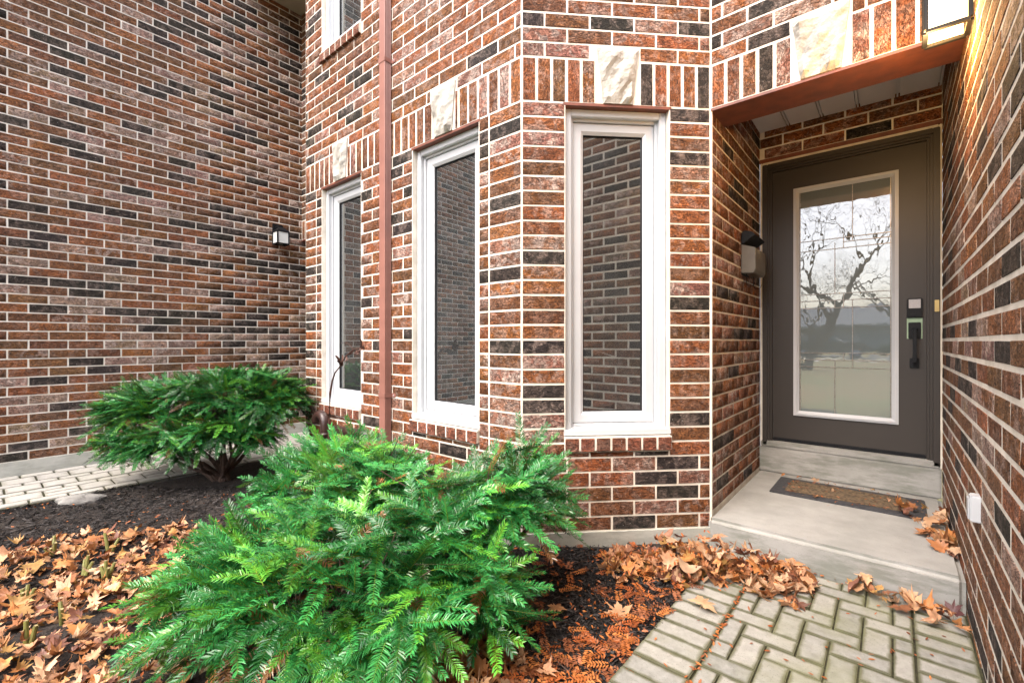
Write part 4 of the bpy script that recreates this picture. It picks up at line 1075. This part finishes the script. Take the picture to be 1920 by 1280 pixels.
# rock in the mulch
bm = bmesh.new(); bmesh.ops.create_icosphere(bm, subdivisions=4, radius=1)
for v in bm.verts:
    nn = math.sin(3 * v.co.x + 1) * .12 + math.sin(5 * v.co.y + 2 * v.co.z) * .10 + random.uniform(-.02, .02); v.co *= 1 + nn
    if v.co.z > .55: v.co.z = .55 + (v.co.z - .55) * .3
    if v.co.x > .25: v.co.z *= .72
    v.co = Vector((v.co.x * .155, v.co.y * .07, v.co.z * .055))
me = bpy.data.meshes.new('rock'); bm.to_mesh(me); bm.free(); me.materials.append(M['rock'])
rk = bpy.data.objects.new('rock', me); link(rk); pr = on(150, 937, GM + .02); rk.location = (pr.x, pr.y, GM + .02); rk.rotation_euler = (0, 0, R(58)); tag(rk, 'flat pale grey rock in the mulch beside the side path', 'rock')
# cut back plants in the left bed
M['stalk'] = pm('cut_stalk', (.20, .21, .05), (.13, .12, .04), 30, .5); M['cut'] = pm('cut_end', (.42, .36, .16), (.10, .07, .04), 60, .8)
ST = [((100, 1045), 4, 'cut back green stalks nearest the dark mulch'), ((205, 1035), 3, 'short cut stalks beside the near yew tip'), ((155, 1080), 3, 'pair of upright cut stalks amid tan leaves'), ((198, 1085), 4, 'green cut stalks with one pink stem'), ((45, 1135), 4, 'branching yellow green cut stalks at the left edge'), ((118, 1170), 2, 'single thick pale green stub among the leaves'), ((50, 1215), 3, 'leaning olive cut stalks in the lower left corner')]
for (px, py), n, lb in ST:
    pr = on(px, py, GM); e = empty('cut_plant', (pr.x, pr.y, GM), lb, 'plant', 'plants cut back in the left bed')
    for k in range(n):
        a = random.uniform(0, 6.28); h = random.uniform(.05, .10); ln = random.uniform(.1, .5); b0 = Vector((pr.x + .012 * math.cos(a), pr.y + .012 * math.sin(a), GM)); tp = b0 + Vector((math.cos(a) * ln * h, math.sin(a) * ln * h, h))
        mb = MB(); mb.tube([b0, b0.lerp(tp, .5) + Vector((0, 0, .004)), tp], [.009, .008, .007], 8); s_ = mb.build('stalk', 'stalk', e, smooth=False)
        mb = MB(); mb.tube([tp, tp + (tp - b0).normalized() * .0015], .0068, 8); mb.build('cut_end', 'cut', s_)

# ------------------------------------------------------------------ across the street (seen mirrored in the door glass)
M['car'] = pm('car_paint', (.030, .033, .038), None, rough=.18); M['tyre'] = pm('tyre', (.015, .015, .015), None, rough=.8); M['carglass'] = pm('car_glass', (.16, .20, .22), None, rough=.05)
M['siding'] = pm('dark_siding', (.33, .33, .32), (.28, .28, .27), 3, .7); M['roofing'] = pm('shingle', (.20, .21, .23), (.15, .16, .18), 6, .85)
M['grass'] = pm('hedge_green', (.05, .10, .03), (.09, .14, .045), 6, .9, 20, 1., .05)
CX, CY, CZ = -3.9, -36.2, -1.256
car = empty('parked_car', (CX, CY, CZ), 'dark pickup parked across the street, mirrored in the door glass', 'car')
def side_prism(poly, hw, name, mat, parent, bev=0):
    mb = MB(); mb.prism(poly, lambda a, b_, d: (CX + a, CY + d, CZ + b_), -hw, hw); return mb.build(name, mat, parent, bevel=bev)
side_prism([(-2.7, .45), (2.6, .40), (2.75, .6), (2.7, .95), (2.45, 1.12), (1.2, 1.2), (-.9, 1.22), (-2.7, 1.25)], .95, 'body', 'car', car, .06)
side_prism([(1.15, 1.18), (.35, 1.78), (-.95, 1.80), (-1.15, 1.2)], .82, 'cabin', 'car', car, .05)
for s in (-1, 1):
    mb = MB(); mb.prism([(.95, 1.24), (.32, 1.70), (-.85, 1.72), (-.95, 1.24)], lambda a, b_, d: (CX + a, CY + d, CZ + b_), s * .815, s * .835); mb.build('side_window', 'carglass', car)
    for wx in (-1.75, 1.72):
        mb = MB(); mb.tube([(CX + wx, CY + s * .72, CZ + .38), (CX + wx, CY + s * .97, CZ + .38)], .38, 24); t_ = mb.build('wheel', 'tyre', car)
        mb = MB(); mb.tube([(CX + wx, CY + s * .965, CZ + .38), (CX + wx, CY + s * .985, CZ + .38)], .22, 16); mb.build('rim', 'greybtn', t_)
    mb = MB(); mb.box((CX + 2.55, CY + s * .75 - .15, CZ + .85), (CX + 2.74, CY + s * .75 + .15, CZ + 1.02)); mb.build('headlight', 'white', car)
oh = empty('low_house', (2, -56, -1.26), 'low dark house with a grey roof across the street, mirrored in the door glass', 'house')
mb = MB(); mb.box((-12, -62, -1.3), (14, -54, 1.75)); mb.build('wall', 'siding', oh)
mb = MB(); mb.prism([(-53.2, 1.7), (-62.8, 1.7), (-58, 4.1)], lambda a, b_, d: (d, a, b_), -13, 15); mb.build('roof', 'roofing', oh)
mb = MB(); mb.box((-13, -53.25, 1.5), (15, -53.1, 1.75)); mb.build('fascia', 'paver_pale', oh)
for x in (-6, -2.5, 1.5): mb = MB(); mb.box((x, -53.98, -.2), (x + 1.6, -53.9, 1.1)); mb.build('window', 'carglass', oh)
def ragged(name, loc, rx, ry, rz, mat, label, cat, n=700, seed=1):
    r = random.Random(seed); VV, FF = [], []; b_ = 0
    for i in range(n):
        g = Vector((r.gauss(0, 1), r.gauss(0, 1), abs(r.gauss(0, 1)))).normalized() * r.uniform(.7, 1.05); p = Vector((loc[0] + g.x * rx, loc[1] + g.y * ry, loc[2] + g.z * rz))
        a = Vector((r.gauss(0, 1), r.gauss(0, 1), r.gauss(0, 1))).normalized() * .22; c_ = a.orthogonal().normalized() * .12
        VV += [p - a, p + c_, p + a, p - c_]; FF.append((b_, b_ + 1, b_ + 2, b_ + 3)); b_ += 4
    o = big_mesh(name, np.array([tuple(v) for v in VV]), np.array(FF), mat); return tag(o, label, cat)
ragged('hedge', (2.2, -51, -1.26), 3.6, .6, 1.15, 'grass', 'low clipped hedge across the street, mirrored in the door glass', 'hedge', 2600, 3)
ragged('round_bush', (-4.4, -12.5, -1.26), 1.0, 1.0, 1.5, 'grass', 'round green bush on the front lawn, mirrored at the left of the door glass', 'bush', 1800, 4)
def bare_tree(loc, h, seed, label, spread=1., lean=(0, 0), depth=6, r0=.26):
    r = random.Random(seed); root = empty('bare_tree', loc, label, 'tree'); mbT, mbC = MB(), MB()
    def grow(p, d, L, rad, k):
        pts = [p]; dd = d.copy(); rr = [rad]
        for i in range(4):
            dd = (dd + Vector((r.gauss(0, .14), r.gauss(0, .14), r.gauss(0, .10) + .03))).normalized(); pts.append(pts[-1] + dd * L / 4); rr.append(rad * (1 - .09 * (i + 1)))
        (mbT if k == 0 else mbC).tube(pts, rr, 7 if k < 2 else (5 if k < 4 else 3), cap=False)
        if k >= depth: return
        for c_ in range(3 if k else 4):
            ax = Vector((r.gauss(0, 1), r.gauss(0, 1), r.gauss(0, .5))).normalized()
            nd = (dd + ax * r.uniform(.5, .95) * spread).normalized(); nd.z = nd.z * .8 + .12
            grow(pts[-1 if r.random() < .6 else 3], nd.normalized(), L * r.uniform(.66, .86), rr[-1] * r.uniform(.55, .75), k + 1)
    grow(Vector(loc), Vector((lean[0], lean[1], 1)).normalized(), h * .27, r0, 0)
    mbT.build('trunk', 'bark', root); mbC.build('crown', 'bark', root)
bare_tree((-3.1, -17, -1.26), 12, 2, 'large bare tree with spreading limbs, mirrored in the door glass', 1.1, (.12, 0), 7, .28)
bare_tree((1.8, -24, -1.26), 10, 5, 'bare tree further off on the lawn, mirrored at the right of the door glass', 1., (-.1, 0), 6, .2)
bare_tree((-6.5, -47, -1.26), 11, 8, 'distant bare tree behind the parked pickup, mirrored in the door glass', 1., (0, 0), 5, .25)
bare_tree((3.5, -66, -1.26), 13, 12, 'distant bare tree behind the low house roof, mirrored in the door glass', 1., (0, 0), 5, .25)
